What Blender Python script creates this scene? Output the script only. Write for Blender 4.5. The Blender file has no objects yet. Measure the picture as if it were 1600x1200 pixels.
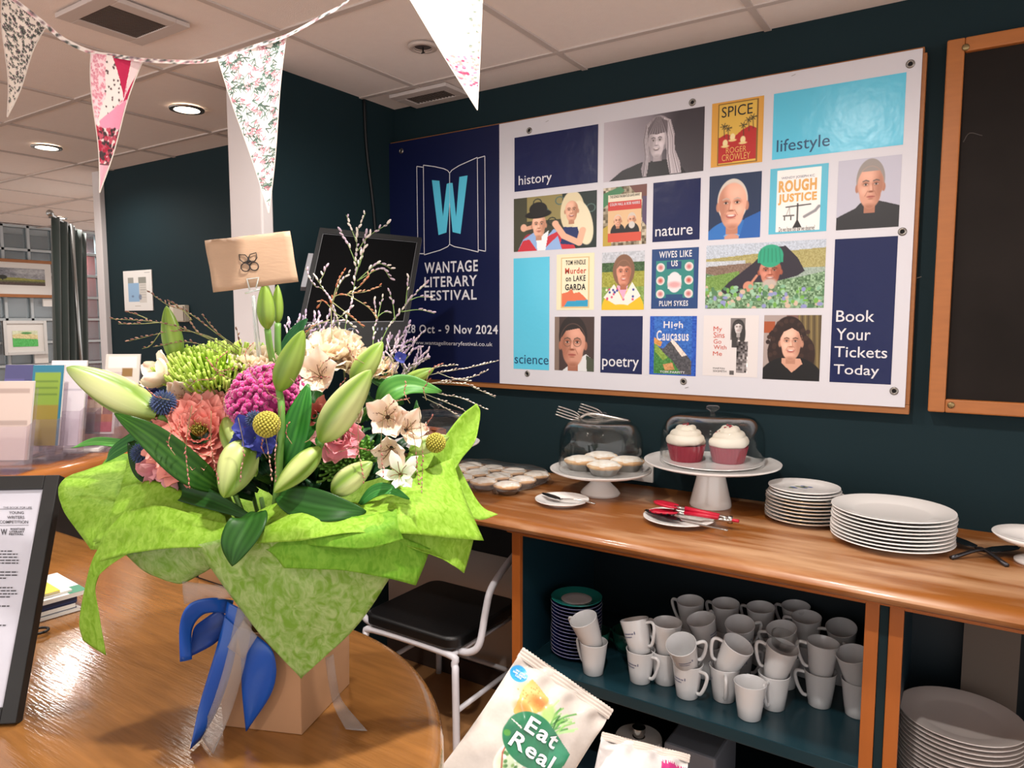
import bpy, math, random
import numpy as np
from mathutils import Vector, Matrix, Quaternion, noise as mnoise
random.seed(7)
PI = math.pi
C = bpy.context.scene.collection
# ------------------------------------------------------------------ camera, world, exposure
FPX = 1117.0; EYE = 1.5
PITCH = math.atan(102/1117.); YAW = math.atan(735/1121.6)
cam_d = bpy.data.cameras.new('camera'); cam = bpy.data.objects.new('camera', cam_d); C.objects.link(cam)
cam_d.sensor_width = 36; cam_d.lens = 36*FPX/1600; cam_d.clip_start = .02
cam.location = (0, 0, EYE); cam.rotation_euler = (PI/2-PITCH, 0, YAW)
bpy.context.scene.camera = cam
sc = bpy.context.scene
sc.view_settings.view_transform = 'Standard'; sc.view_settings.look = 'None'
sc.view_settings.gamma = 1; sc.view_settings.exposure = 0.75
try: sc.view_settings.use_curve_mapping = False
except Exception: pass
wd = bpy.data.worlds.new('room_air'); sc.world = wd; wd.use_nodes = True
wd.node_tree.nodes['Background'].inputs[0].default_value = (1, .955, .935, 1)
wd.node_tree.nodes['Background'].inputs[1].default_value = WORLD_S = 1.1

def lamp(x, y, watts, size=1.9, blend=.6, z=2.385, col=(1, .94, .885)):
    l = bpy.data.lights.new('downlight_or_added_spot', 'SPOT'); l.energy = watts; l.spot_size = size; l.spot_blend = blend
    l.shadow_soft_size = .03; l.color = col
    o = bpy.data.objects.new('downlight_or_added_spot', l); C.objects.link(o); o.location = (x, y, z)
    return o
LAMPS = [  # (x, y, watts, cone)
    (-.33, .63, 68, 1.9), (-1.62, .63, 40, 2.1), (-2.9, .63, 20, 2.2), (-2.9, 1.88, 18, 2.2), (-4.15, 1.88, 22, 2.8),
    (-.47, 1.25, 38, 2.95), (-1.5, 1.3, 32, 2.95), (-7.0, 3.2, 30, 2.2), (-8.15, 4.0, 40, 2.8), (.96, 1.3, 16, 2.3), (-.33, -.66, 20, 2.3), (-4.15, .63, 12, 2.2), (-5.5, 2.6, 22, 2.2)]  # the spot behind the glass blocks is added to brighten the red curtain
for x, y, w_, s_ in LAMPS: lamp(x, y, w_, s_)

# ------------------------------------------------------------------ rays of the measured view -> places on real planes
_f = (-math.sin(YAW)*math.cos(PITCH), math.cos(YAW)*math.cos(PITCH), -math.sin(PITCH))
_r = (math.cos(YAW), math.sin(YAW), 0)
FW = Vector(_f); RT = Vector(_r); UP = RT.cross(FW)
def ray(x, y): return FW + RT*((x-800)/FPX) + UP*((600-y)/FPX)
def oz(x, y, z): d = ray(x, y); return Vector((0, 0, EYE)) + d*((z-EYE)/d.z)
def oy(x, y, Y): d = ray(x, y); return Vector((0, 0, EYE)) + d*(Y/d.y)
def ox(x, y, X): d = ray(x, y); return Vector((0, 0, EYE)) + d*(X/d.x)
def dp(x, y, t): return Vector((0, 0, EYE)) + ray(x, y)*t

# ------------------------------------------------------------------ materials
def lin(c):
    if isinstance(c, str): c = tuple(int(c[i:i+2], 16)/255 for i in (0, 2, 4))
    return tuple(v/12.92 if v <= .04045 else ((v+.055)/1.055)**2.4 for v in c[:3])
_m = {}
def mat(name, col=None, rough=.5, metal=0, trans=0, ior=1.45, var=0, vscale=8, stretch=(1, 1, 1), bump=0, bscale=60, coat=0, emit=0, sheen=0,
        attr=False, alpha=1, col2=None, transl=0, sub=0, spec=.5, coords='Object', fibre=0, thr=(.35, .65)):
    if name in _m: return _m[name]
    m = bpy.data.materials.new(name); _m[name] = m; m.use_nodes = True
    nt = m.node_tree; N = nt.nodes; L = nt.links; b = N['Principled BSDF']; out = N['Material Output']
    b.inputs['Roughness'].default_value = rough; b.inputs['Metallic'].default_value = metal
    b.inputs['Transmission Weight'].default_value = trans; b.inputs['IOR'].default_value = ior
    b.inputs['Coat Weight'].default_value = coat; b.inputs['Coat Roughness'].default_value = .12
    b.inputs['Alpha'].default_value = alpha; b.inputs['Sheen Weight'].default_value = sheen
    b.inputs['Specular IOR Level'].default_value = spec
    src = None
    if attr:
        a = N.new('ShaderNodeAttribute'); a.attribute_name = 'Col'; src = a.outputs['Color']
    else:
        b.inputs['Base Color'].default_value = (*lin(col), 1)
    tc = N.new('ShaderNodeTexCoord'); mp = N.new('ShaderNodeMapping'); mp.inputs['Scale'].default_value = stretch
    L.new(tc.outputs[coords], mp.inputs['Vector'])
    if var or col2:
        n = N.new('ShaderNodeTexNoise'); n.inputs['Scale'].default_value = vscale; n.inputs['Detail'].default_value = 5; n.inputs['Distortion'].default_value = fibre
        L.new(mp.outputs[0], n.inputs['Vector'])
        mx = N.new('ShaderNodeMix'); mx.data_type = 'RGBA'
        c1 = lin(col) if col is not None else (1, 1, 1)
        if col2 is not None:
            r = N.new('ShaderNodeMapRange'); r.inputs['From Min'].default_value = thr[0]; r.inputs['From Max'].default_value = thr[1]
            L.new(n.outputs['Fac'], r.inputs['Value']); L.new(r.outputs[0], mx.inputs[0])
            mx.inputs[6].default_value = (*c1, 1); mx.inputs[7].default_value = (*lin(col2), 1)
        else:
            L.new(n.outputs['Fac'], mx.inputs[0])
            mx.inputs[6].default_value = (*[v*(1-var) for v in c1], 1); mx.inputs[7].default_value = (*[min(1, v*(1+var)) for v in c1], 1)
        o = mx.outputs[2]
        if src:
            mm = N.new('ShaderNodeMix'); mm.data_type = 'RGBA'; mm.blend_type = 'MULTIPLY'; mm.inputs[0].default_value = 1
            L.new(src, mm.inputs[6]); L.new(o, mm.inputs[7]); o = mm.outputs[2]
        src = o
    if src: L.new(src, b.inputs['Base Color'])
    if bump:
        n2 = N.new('ShaderNodeTexNoise'); n2.inputs['Scale'].default_value = bscale; n2.inputs['Detail'].default_value = 3
        L.new(mp.outputs[0], n2.inputs['Vector'])
        bp = N.new('ShaderNodeBump'); bp.inputs['Strength'].default_value = bump; bp.inputs['Distance'].default_value = .004
        L.new(n2.outputs['Fac'], bp.inputs['Height']); L.new(bp.outputs[0], b.inputs['Normal'])
        if coat: L.new(bp.outputs[0], b.inputs['Coat Normal'])
    if emit:
        b.inputs['Emission Color'].default_value = (*lin(col), 1); b.inputs['Emission Strength'].default_value = emit
    if transl:
        t = N.new('ShaderNodeBsdfTranslucent'); ms = N.new('ShaderNodeMixShader'); ms.inputs[0].default_value = transl
        if src: L.new(src, t.inputs[0])
        else: t.inputs[0].default_value = (*lin(col), 1)
        L.new(b.outputs[0], ms.inputs[1]); L.new(t.outputs[0], ms.inputs[2]); L.new(ms.outputs[0], out.inputs[0])
    return m

def clear_mat(name, tint='ffffff', gloss=.05, refl=1.0, film=0.0, rough=0.0, body=None):
    '''thin clear sheet: see through, with a real surface reflection that grows at grazing angles'''
    if name in _m: return _m[name]
    m = bpy.data.materials.new(name); _m[name] = m; m.use_nodes = True
    nt = m.node_tree; N = nt.nodes; L = nt.links; N.clear()
    out = N.new('ShaderNodeOutputMaterial'); tr = N.new('ShaderNodeBsdfTransparent'); tr.inputs[0].default_value = (*lin(tint), 1)
    gl = N.new('ShaderNodeBsdfGlossy'); gl.inputs['Roughness'].default_value = gloss; lw = N.new('ShaderNodeLayerWeight'); pw = N.new('ShaderNodeMath'); pw.operation = 'POWER'; pw.inputs[1].default_value = 3; L.new(lw.outputs['Facing'], pw.inputs[0])
    fr = N.new('ShaderNodeMath'); fr.operation = 'MULTIPLY_ADD'; fr.inputs[1].default_value = .6; fr.inputs[2].default_value = .028; L.new(pw.outputs[0], fr.inputs[0])
    mx = N.new('ShaderNodeMixShader'); src = tr.outputs[0]
    if film:
        df = N.new('ShaderNodeBsdfDiffuse'); df.inputs[0].default_value = (*lin(body or 'ffffff'), 1); m0 = N.new('ShaderNodeMixShader'); m0.inputs[0].default_value = film
        L.new(tr.outputs[0], m0.inputs[1]); L.new(df.outputs[0], m0.inputs[2]); src = m0.outputs[0]
    mu = N.new('ShaderNodeMath'); mu.operation = 'MULTIPLY'; mu.inputs[1].default_value = refl; L.new(fr.outputs[0], mu.inputs[0])
    L.new(mu.outputs[0], mx.inputs[0]); L.new(src, mx.inputs[1]); L.new(gl.outputs[0], mx.inputs[2]); L.new(mx.outputs[0], out.inputs[0])
    return m

# ------------------------------------------------------------------ mesh collector
class MB:
    def __init__(s): s.v = []; s.f = []; s.c = None; s.mi = []
    def add(s, v, f, mi=0):
        k = len(s.v); s.v += [tuple(p) for p in v]; s.f += [tuple(i+k for i in q) for q in f]; s.mi += [mi]*len(f); return s
    def box(s, a, b, mi=0):
        (x0, y0, z0), (x1, y1, z1) = a, b
        x0, x1 = sorted((x0, x1)); y0, y1 = sorted((y0, y1)); z0, z1 = sorted((z0, z1))
        return s.add([(x0, y0, z0), (x1, y0, z0), (x1, y1, z0), (x0, y1, z0), (x0, y0, z1), (x1, y0, z1), (x1, y1, z1), (x0, y1, z1)],
                     [(0, 3, 2, 1), (4, 5, 6, 7), (0, 1, 5, 4), (1, 2, 6, 5), (2, 3, 7, 6), (3, 0, 4, 7)], mi)
    def hexa(s, lo, hi, mi=0):  # two quads (4 pts each) joined into a solid
        return s.add(list(lo)+list(hi), [(0, 3, 2, 1), (4, 5, 6, 7), (0, 1, 5, 4), (1, 2, 6, 5), (2, 3, 7, 6), (3, 0, 4, 7)], mi)
    def slab(s, quad, n, t, mi=0):  # quad given thickness t against its normal n
        n = Vector(n).normalized()*t
        return s.hexa([Vector(p)-n for p in quad], [Vector(p) for p in quad], mi)
    def prism(s, poly, z0, z1, mi=0):
        n = len(poly); v = [(x, y, z0) for x, y in poly]+[(x, y, z1) for x, y in poly]
        return s.add(v, [tuple(range(n-1, -1, -1)), tuple(range(n, 2*n))]+[(i, (i+1) % n, n+(i+1) % n, n+i) for i in range(n)], mi)
    def lathe(s, prof, c=(0, 0, 0), seg=32, mod=None, M=None, mi=0, sq=1):
        v = []; f = []; n = len(prof)
        for i, (r, z) in enumerate(prof):
            for k in range(seg):
                a = 2*PI*k/seg; rr = r*(mod(a, i/(n-1)) if mod else 1)
                p = Vector((rr*math.cos(a), rr*math.sin(a)*sq, z))
                if M: p = M @ p
                v.append((p.x+c[0], p.y+c[1], p.z+c[2]))
        for i in range(n-1):
            for k in range(seg):
                a = i*seg+k; b = i*seg+(k+1) % seg
                f.append((a, b, b+seg, a+seg))
        return s.add(v, f, mi)
    def tube(s, pts, r, seg=8, sm=0, mi=0):
        pts = [Vector(p) for p in pts]
        if sm: pts = smooth(pts, sm)
        n = len(pts); R = r if callable(r) else (lambda t: r)
        v = []; f = []; up = Vector((0, 0, 1)); pn = None
        for i, p in enumerate(pts):
            d = (pts[min(i+1, n-1)]-pts[max(i-1, 0)]).normalized()
            if pn is None:
                a = up if abs(d.z) < .9 else Vector((1, 0, 0)); pn = (a-d*a.dot(d)).normalized()
            else: pn = (pn-d*pn.dot(d)).normalized()
            q = d.cross(pn); rr = R(i/max(1, n-1))
            for k in range(seg):
                t = 2*PI*k/seg; v.append(p+(pn*math.cos(t)+q*math.sin(t))*rr)
        for i in range(n-1):
            for k in range(seg):
                a = i*seg+k; b = i*seg+(k+1) % seg; f.append((a, b, b+seg, a+seg))
        f.append(tuple(range(seg-1, -1, -1))); f.append(tuple(range((n-1)*seg, n*seg)))
        return s.add(v, f, mi)
    def grid(s, P, mi=0):
        h = len(P); w = len(P[0]); v = [p for r in P for p in r]
        return s.add(v, [(j*w+i, j*w+i+1, (j+1)*w+i+1, (j+1)*w+i) for j in range(h-1) for i in range(w-1)], mi)
    def ball(s, c, r, seg=10, rings=6, sc=(1, 1, 1), M=None, mi=0):
        prof = [(math.sin(PI*i/rings)*r, -math.cos(PI*i/rings)*r) for i in range(rings+1)]
        prof[0] = (0, -r); prof[-1] = (0, r)
        v = []; f = []
        for (rr, z) in prof[1:-1]:
            for k in range(seg):
                a = 2*PI*k/seg; v.append(Vector((rr*math.cos(a)*sc[0], rr*math.sin(a)*sc[1], z*sc[2])))
        b0 = len(v); v.append(Vector((0, 0, -r*sc[2]))); v.append(Vector((0, 0, r*sc[2])))
        nr = rings-1
        for i in range(nr-1):
            for k in range(seg):
                a = i*seg+k; b = i*seg+(k+1) % seg; f.append((a, b, b+seg, a+seg))
        for k in range(seg):
            f.append((b0, (k+1) % seg, k)); f.append((b0+1, (nr-1)*seg+k, (nr-1)*seg+(k+1) % seg))
        if M: v = [M @ p for p in v]
        c = Vector(c)
        return s.add([p+c for p in v], f, mi)
def smooth(pts, k=6, closed=False):
    pts = [Vector(p) for p in pts]; n = len(pts); out = []
    for i in range(n-1):
        p0 = pts[i-1] if i else pts[0]*2-pts[1]
        p1, p2 = pts[i], pts[i+1]; p3 = pts[i+2] if i+2 < n else pts[-1]*2-pts[-2]
        for j in range(k):
            t = j/k
            out.append(.5*((2*p1)+(p2-p0)*t+(2*p0-5*p1+4*p2-p3)*t*t+(3*p1-p0-3*p2+p3)*t**3))
    out.append(pts[-1]); return out
def wpos(o):
    p = Vector((0, 0, 0))
    while o: p = p+o.location; o = o.parent
    return p
def put(name, mb, m, parent=None, org=None, local=False, smooth_=False, bevel=0, solid=0, kind=None, subsurf=0, angle=None, colors=None):
    """links the collected mesh as ONE object; vertices are given in world space unless local"""
    me = bpy.data.meshes.new(name)
    base = Vector((0, 0, 0))
    if not local:
        if parent: base = wpos(parent)
        if org is not None: base = Vector(org)
    if parent is None and org is None and not local:
        a = np.array(mb.v); base = Vector(((a[:, 0].min()+a[:, 0].max())/2, (a[:, 1].min()+a[:, 1].max())/2, a[:, 2].min()))
    me.from_pydata([(v[0]-base.x, v[1]-base.y, v[2]-base.z) for v in mb.v], [], mb.f)
    for q in (m if isinstance(m, (list, tuple)) else [m]): me.materials.append(q)
    if any(mb.mi): me.polygons.foreach_set('material_index', mb.mi)
    if smooth_: me.polygons.foreach_set('use_smooth', [True]*len(me.polygons))
    if colors is not None:
        at = me.color_attributes.new('Col', 'FLOAT_COLOR', 'POINT')
        at.data.foreach_set('color', np.asarray(colors, dtype=np.float32).ravel())
    me.update()
    if smooth_ and angle:
        try: me.set_sharp_from_angle(angle=angle)
        except Exception: pass
    o = bpy.data.objects.new(name, me); C.objects.link(o)
    if parent: o.parent = parent; o.location = base-wpos(parent) if not local else (0, 0, 0)
    elif not local: o.location = base
    if bevel:
        b = o.modifiers.new('b', 'BEVEL'); b.width = bevel; b.segments = 2; b.limit_method = 'ANGLE'; b.angle_limit = .6
    if subsurf:
        b = o.modifiers.new('s', 'SUBSURF'); b.levels = b.render_levels = subsurf
    if solid:
        b = o.modifiers.new('t', 'SOLIDIFY'); b.thickness = solid; b.offset = 0
    if kind: o['kind'] = kind
    return o
def tag(o, label=None, cat=None, group=None, kind=None):
    if label: o['label'] = label
    if cat: o['category'] = cat
    if group: o['group'] = group
    if kind: o['kind'] = kind
    return o
def thing(name, label, cat, loc, group=None, rot=(0, 0, 0)):
    o = bpy.data.objects.new(name, None); C.objects.link(o); o.location = loc; o.rotation_euler = rot; o.empty_display_size = .05
    return tag(o, label, cat, group)
def struct(name, mb, m, **k):
    o = put(name, mb, m, **k); o['kind'] = 'structure'; return o
def dup(root, loc, rot=None, label=None):
    def cp(o, par):
        c = o.copy(); C.objects.link(c); c.parent = par
        for ch in list(o.children): cp(ch, c)
        return c
    r = cp(root, None); r.location = loc
    if rot is not None: r.rotation_euler = rot
    if label: r['label'] = label
    return r

# ------------------------------------------------------------------ flat print: painted colours on a fine mesh
class Canvas:
    def __init__(s, w, h, bg):
        s.w, s.h = w, h; s.a = np.zeros((h, w, 3)); s.a[:] = s.col(bg)
        y, x = np.mgrid[0:h, 0:w]; s.x = (x+.5)/w; s.y = (y+.5)/h; s.px = 1/w; s.mask = None
    def col(s, c): return tuple(int(c[i:i+2], 16)/255 for i in (0, 2, 4)) if isinstance(c, str) else c
    def blend(s, m, c):
        if s.mask is not None: m = m*s.mask
        m = np.clip(m, 0, 1)[..., None]; s.a = s.a*(1-m)+np.array(s.col(c))*m; return s
    def ellmask(s, cx, cy, rx, ry): return np.clip((1-np.sqrt(((s.x-cx)/rx)**2+((s.y-cy)/ry)**2))/.08+.5, 0, 1)
    def ell(s, cx, cy, rx, ry, c, rot=0, soft=None):
        k = s.h/s.w; dx = s.x-cx; dy = (s.y-cy)*k; ry = ry*k
        u = dx*math.cos(rot)+dy*math.sin(rot); v = -dx*math.sin(rot)+dy*math.cos(rot)
        d = np.sqrt((u/rx)**2+(v/ry)**2); sf = soft if soft else 1.2*s.px/min(rx, ry)
        return s.blend((1-d)/sf+.5, c)
    def poly(s, pts, c):
        m = np.zeros((s.h, s.w), bool); n = len(pts)
        for i in range(n):
            x0, y0 = pts[i]; x1, y1 = pts[(i+1) % n]
            if y0 == y1: continue
            cr = ((s.y >= min(y0, y1)) & (s.y < max(y0, y1))) & (s.x < (s.y-y0)*(x1-x0)/(y1-y0)+x0)
            m ^= cr
        return s.blend(m.astype(float), c)
    def rect(s, x0, y0, x1, y1, c): return s.blend(((s.x >= x0) & (s.x < x1) & (s.y >= y0) & (s.y < y1)).astype(float), c)
    def line(s, pts, wd, c):
        k = s.h/s.w
        for (x0, y0), (x1, y1) in zip(pts, pts[1:]):
            dx, dy = x1-x0, (y1-y0)*k; L2 = dx*dx+dy*dy+1e-12
            t = np.clip(((s.x-x0)*dx+(s.y-y0)*k*dy)/L2, 0, 1)
            d = np.hypot(s.x-x0-t*dx, (s.y-y0)*k-t*dy); s.blend((wd/2-d)/s.px+.5, c)
        return s
    def grad(s, c0, c1, vert=True):
        t = (s.y if vert else s.x)[..., None]; s.a = np.array(s.col(c0))*(1-t)+np.array(s.col(c1))*t; return s
    def noise(s, amp, cell=3, seed=1, mask=None):
        r = np.random.RandomState(seed); g = r.rand(s.h//cell+2, s.w//cell+2)
        g = np.kron(g, np.ones((cell, cell)))[:s.h, :s.w]
        d = (g-.5)*amp
        if mask is not None: d = d*mask
        s.a = np.clip(s.a+d[..., None], 0, 1); return s
    def cols(s):
        a = np.clip(s.a, 0, 1); l = np.where(a <= .04045, a/12.92, ((a+.055)/1.055)**2.4)
        return np.concatenate([l.reshape(-1, 3), np.ones((s.w*s.h, 1))], 1)
    def mb(s, fn):
        m = MB()
        m.v = [tuple(fn(i/(s.w-1), j/(s.h-1))) for j in range(s.h) for i in range(s.w)]
        w = s.w; m.f = [(j*w+i, (j+1)*w+i, (j+1)*w+i+1, j*w+i+1) for j in range(s.h-1) for i in range(w-1)]; m.mi = [0]*len(m.f)
        return m
def print_on(name, cv, fn, parent, m=None, **k):
    return put(name, cv.mb(fn), m or mat('flat_print', rough=.45, attr=True), parent, colors=cv.cols(), **k)
def wall_rect(tl, br, Y):
    a = oy(*tl, Y); b = oy(*br, Y); return a.x, b.x, b.z, a.z      # x0,x1,z0,z1

def text_mesh(s, bold=0, align='LEFT', line=1.0):
    cu = bpy.data.curves.new('lettering', 'FONT'); cu.body = s; cu.offset = bold; cu.align_x = align; cu.space_line = line; cu.space_character = 1.12 if bold >= .015 else 1.0; cu.resolution_u = 3
    o = bpy.data.objects.new('lettering', cu); dg = bpy.context.evaluated_depsgraph_get()
    C.objects.link(o); dg.update()
    me = bpy.data.meshes.new_from_object(o.evaluated_get(dg))
    v = np.array([p.co[:] for p in me.vertices]); f = [tuple(q.vertices) for q in me.polygons]
    bpy.data.objects.remove(o); bpy.data.meshes.remove(me); bpy.data.curves.remove(cu)
    return v, f
def text_fit(mb, s, O, U, V, bold=0, align='LEFT', line=1.0, mi=0, fn=None):
    """lettering s filling the parallelogram O + u*U + v*V"""
    v, f = text_mesh(s, bold, align, line); lo = v.min(0); hi = v.max(0); d = np.maximum(hi-lo, 1e-6)
    O, U, V = Vector(O), Vector(U), Vector(V); out = []
    for p in v:
        a = (p[0]-lo[0])/d[0]; b = (p[1]-lo[1])/d[1]
        out.append(fn(a, b) if fn else O+U*a+V*b)
    mb.add(out, f, mi); return mb
def wall_text(mb, s, tl, br, Y, bold=0, align='LEFT', line=1.0, mi=0):
    x0, x1, z0, z1 = wall_rect(tl, br, Y)
    return text_fit(mb, s, (x0, Y, z0), (x1-x0, 0, 0), (0, 0, z1-z0), bold, align, line, mi)
# ================================================================== SETTING
TEAL = mat('teal_wall_paint', '15272c', .7, var=.12, vscale=2, bump=.05, bscale=200, spec=.18)
WHITE = mat('white_gloss_paint', 'cfc9c8', .4, var=.03, bump=.03, bscale=30)
CEIL = mat('ceiling_tile', 'ece2dc', .85, var=.03, vscale=30, bump=.25, bscale=300)
BAR = mat('ceiling_bar', 'c4b9b3', .6)
OAK = mat('oak_frame', '965e30', .45, var=.18, vscale=14, stretch=(1, 1, 6), bump=.06, bscale=40)
ORW = mat('orange_cabinet_wood', '9a5522', .4, var=.12, vscale=12, stretch=(4, 4, .6), coat=.2)
WB = 2.39
struct('floor', MB().box((-9.5, -2.2, -.05), (2.6, 6, 0)), mat('wood_floor', 'a3754a', .35, var=.25, vscale=3, stretch=(1, 6, 1), coat=.15))
struct('wall_back', MB().box((-4.6, WB, 0), (2.6, WB+.12, 2.46)), TEAL)
struct('wall_left', MB().box((-2.295, 1.70, 0), (-2.175, WB, 2.46)), TEAL)
struct('trim_1', MB().box((-2.315, 1.655, 0), (-2.135, 1.705, 2.41)), WHITE, bevel=.006)
struct('trim_2', MB().box((-4.66, WB-.03, 0), (-4.58, WB+.13, 2.41)), WHITE, bevel=.004)
XG = -7.9
ceil = struct('ceiling', MB().box((-9.5, -2.2, 2.425), (2.6, 6, 2.47)), CEIL)
# suspended tiles, each one an object of its own
tm = None; PX, PY = .643, .630
for i in range(-10, 4):
    for j in range(-3, 7):
        x0 = -1.25+PX*i; y0 = 1.56+PY*j
        if x0 < -7.9 or y0 > 5: continue
        if tm is None:
            m_ = MB().box((.007, .007, 0), (PX-.007, PY-.007, .018)); o = put('ceiling_tile', m_, CEIL, ceil, local=True, bevel=.003); tm = o
        else:
            o = tm.copy(); C.objects.link(o)
        o.parent = ceil; o.location = Vector((x0, y0, 2.402+random.uniform(-.0015, .0015)))-wpos(ceil)
for i in range(-10, 5):
    x = -1.25+PX*i; put('ceiling_bar', MB().box((x-.011, -.5, 2.397), (x+.011, 6, 2.404)), BAR, ceil)
for j in range(-3, 8):
    y = 1.56+PY*j; put('ceiling_bar', MB().box((-8, y-.011, 2.3965), (2.5, y+.011, 2.4035)), BAR, ceil)
# ceiling grilles
def grille(x0, x1, y0, y1, label, n=14):
    cx, cy = (x0+x1)/2, (y0+y1)/2
    t = thing('ceiling_vent', label, 'vent', (cx, cy, 2.39))
    b = .045; z0, z1 = 2.384, 2.398
    fr = MB().box((x0-b, y0-b, z0), (x1+b, y0, z1)).box((x0-b, y1, z0), (x1+b, y1+b, z1)).box((x0-b, y0, z0), (x0, y1, z1)).box((x1, y0, z0), (x1+b, y1, z1))
    put('frame', fr, mat('vent_frame', 'c6bcb7', .5), t, bevel=.002)
    put('backing', MB().box((x0, y0, 2.3955), (x1, y1, 2.399)), mat('vent_dark', '2b2320', .9), t)
    g = None
    for k in range(n):
        x = x0+(k+.5)*(x1-x0)/n
        put('slat', MB().box((x-.0022, y0, 2.386), (x+.0022, y1, 2.3955)), mat('vent_slat', '6d625c', .5, metal=.3), t)
    m = MB()
    for k in range(7):
        y = y0+(k+.5)*(y1-y0)/7; m.box((x0, y-.0015, 2.388), (x1, y+.0015, 2.395))
    put('cross_bars', m, mat('vent_slat'), t, kind='stuff')
a_ = oz(121, 27, 2.39); b_ = oz(264, 39, 2.39); c_ = oz(172, 5, 2.39); d_ = oz(214, 57, 2.39)
grille(min(a_.x, c_.x), max(b_.x, d_.x), min(c_.y, b_.y), max(a_.y, d_.y), 'square metal air grille in the ceiling above the bunting', 18)
grille(-2.0, -1.80, 2.26, 2.34, 'small dark grille in the ceiling corner above the navy banner', 12)
# downlights
def downlight(x, y, label, on=True, r=.052):
    t = thing('downlight', label, 'ceiling light', (x, y, 2.385), 'ceiling downlights')
    put('trim_ring', MB().lathe([(r, 0), (r+.018, 0), (r+.02, .004), (r+.018, .008), (r, .008), (r, 0)], (x, y, 2.39), 32), mat('chrome_ring', '9a928c', .25, metal=.8), t, smooth_=True, angle=.6)
    put('lens', MB().lathe([(0, 0), (r, .0), (r, .004), (0, .005)], (x, y, 2.392), 24), mat('lit_lens', 'fff0dc', .4, emit=9) if on else mat('unlit_lens', '4c4340', .5), t)
for x, y, l in [(-2.9, 1.88, 'lit round downlight between the pink and white pennants'), (-4.15, 1.88, 'lit round downlight left of the pink pennant'),
                (-6.93, 3.2, 'lit round downlight above the grey green curtain'), (-.33, .63, 'lit downlight above the bouquet'), (-1.62, .63, 'lit downlight over the desk'),
                (-.47, 1.25, 'lit downlight over the counter'), (-1.5, 1.3, 'lit downlight in front of the banner')]: downlight(x, y, l)
t = thing('ceiling_sensor', 'round white ceiling sprinkler fitting with a dark centre, beside the pink patchwork pennant', 'sprinkler', (-1.59, 1.89, 2.385))
put('rose', MB().lathe([(.028, .004), (.034, -.003), (.046, -.002), (.05, .006), (.028, .006)], (-1.59, 1.89, 2.39), 32), mat('beige_plastic', 'b9aca4', .4), t, smooth_=True)
put('cup', MB().lathe([(.0, .004), (.03, .004), (.03, 0)], (-1.59, 1.89, 2.39), 24), mat('unlit_lens', '4c4340', .5), t)
put('sensor_pin', MB().tube([(-1.59, 1.89, 2.392), (-1.59, 1.89, 2.374)], .003).tube([(-1.597, 1.89, 2.375), (-1.583, 1.89, 2.375)], .002), mat('dark_metal', '2a2624', .4, metal=.6), t)
# cable in the corner
tag(put('cable', MB().tube([(-2.168, 2.2, 2.40), (-2.168, 2.21, 2.2), (-2.168, 2.25, 1.9), (-2.168, 2.26, 1.5), (-2.168, 2.26, 1.0)], .006, 8, 6), mat('black_plastic', '0d0e10', .5), smooth_=True),
    'thin black cable running down the dark corner left of the banner', 'cable')
# glass block wall with a red curtain behind, lit by an added unseen lamp
struct('wall_far', MB().box((XG-1.1, 2.2, 0), (XG-1.0, 6, 2.42)), mat('far_room_wall', '8d8583', .7))
gl = struct('window_1', MB().box((XG-.10, -2.2, 0), (XG, 6, .72)), WHITE)
G = .227; PB = mat('block_mortar', 'aab0b2', .5)
mm = MB()
for k in range(0, 9):
    z = 2.40-G*k
    if z > .7: mm.box((XG-.09, -.05, z-.012), (XG-.004, 5.2, z+.012))
for k in range(-14, 10):
    y = 3.137+G*k; mm.box((XG-.09, y-.012, .72), (XG-.004, y+.012, 2.41))
put('mortar_joints', mm, PB, gl)
GB = clear_mat('glass_block_glass', 'd6dde0', .12, 1.2, film=.16, body='c8d4d8')
gb = None
for k in range(-14, 9):
    for r in range(7):
        y = 3.137+G*k; z = 2.40-G*(r+1)
        if gb is None:
            h = G/2-.013
            gb = put('glass_block', MB().box((-.05, -h, -h), (.008, h, h)), GB, gl, local=True, bevel=.014); o = gb
        else: o = gb.copy(); C.objects.link(o)
        o.parent = gl; o.location = Vector((XG-.03, y+G/2, z+G/2))-wpos(gl)
tag(put('curtain', MB().grid([[(XG-.6+.03*math.sin(i*1.1), 4.08+i*.06, z) for i in range(24)] for z in (0, 2.4)]), mat('red_curtain', '9c4a48', .8), solid=.004),
    'dull red curtain behind the right hand column of glass blocks', 'curtain')
# ================================================================== NOTICE BOARD AND BANNER
BY = 2.352  # front face of the vinyl
t = thing('notice_board', 'wood framed wall board almost hidden behind the festival banner', 'board', (-.9, 2.36, 1.235))
put('backing', MB().box((-2.185, 2.372, 1.25), (-.185, 2.388, 2.245)), mat('cork', '6e4a2c', .9), t)
for nm, a, b in (('frame_bar', (-2.2, 2.358, 1.222), (-.165, 2.389, 1.25)), ('frame_bar', (-2.2, 2.362, 2.238), (-.172, 2.389, 2.256)),
                 ('frame_bar', (-.188, 2.358, 1.25), (-.165, 2.389, 2.238)), ('frame_bar', (-2.2, 2.362, 1.25), (-2.18, 2.389, 2.238))):
    put(nm, MB().box(a, b), OAK, t, bevel=.002)
SCREW = mat('brass_screw', '8d7a55', .35, metal=.8)
def screw(x, z, y, par, r=.008): put('screw', MB().lathe([(r, 0), (r, .002), (r*.6, .0035), (0, .004)], (0, 0, 0), 14, M=Matrix.Translation((x, y, z)) @ Matrix.Rotation(PI/2, 4, 'X')), SCREW, par, smooth_=True)
for px_, py_ in ((939, 606), (1378, 630)):
    p = oy(px_, py_, 2.358); screw(p.x, p.z, 2.358, t)
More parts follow.
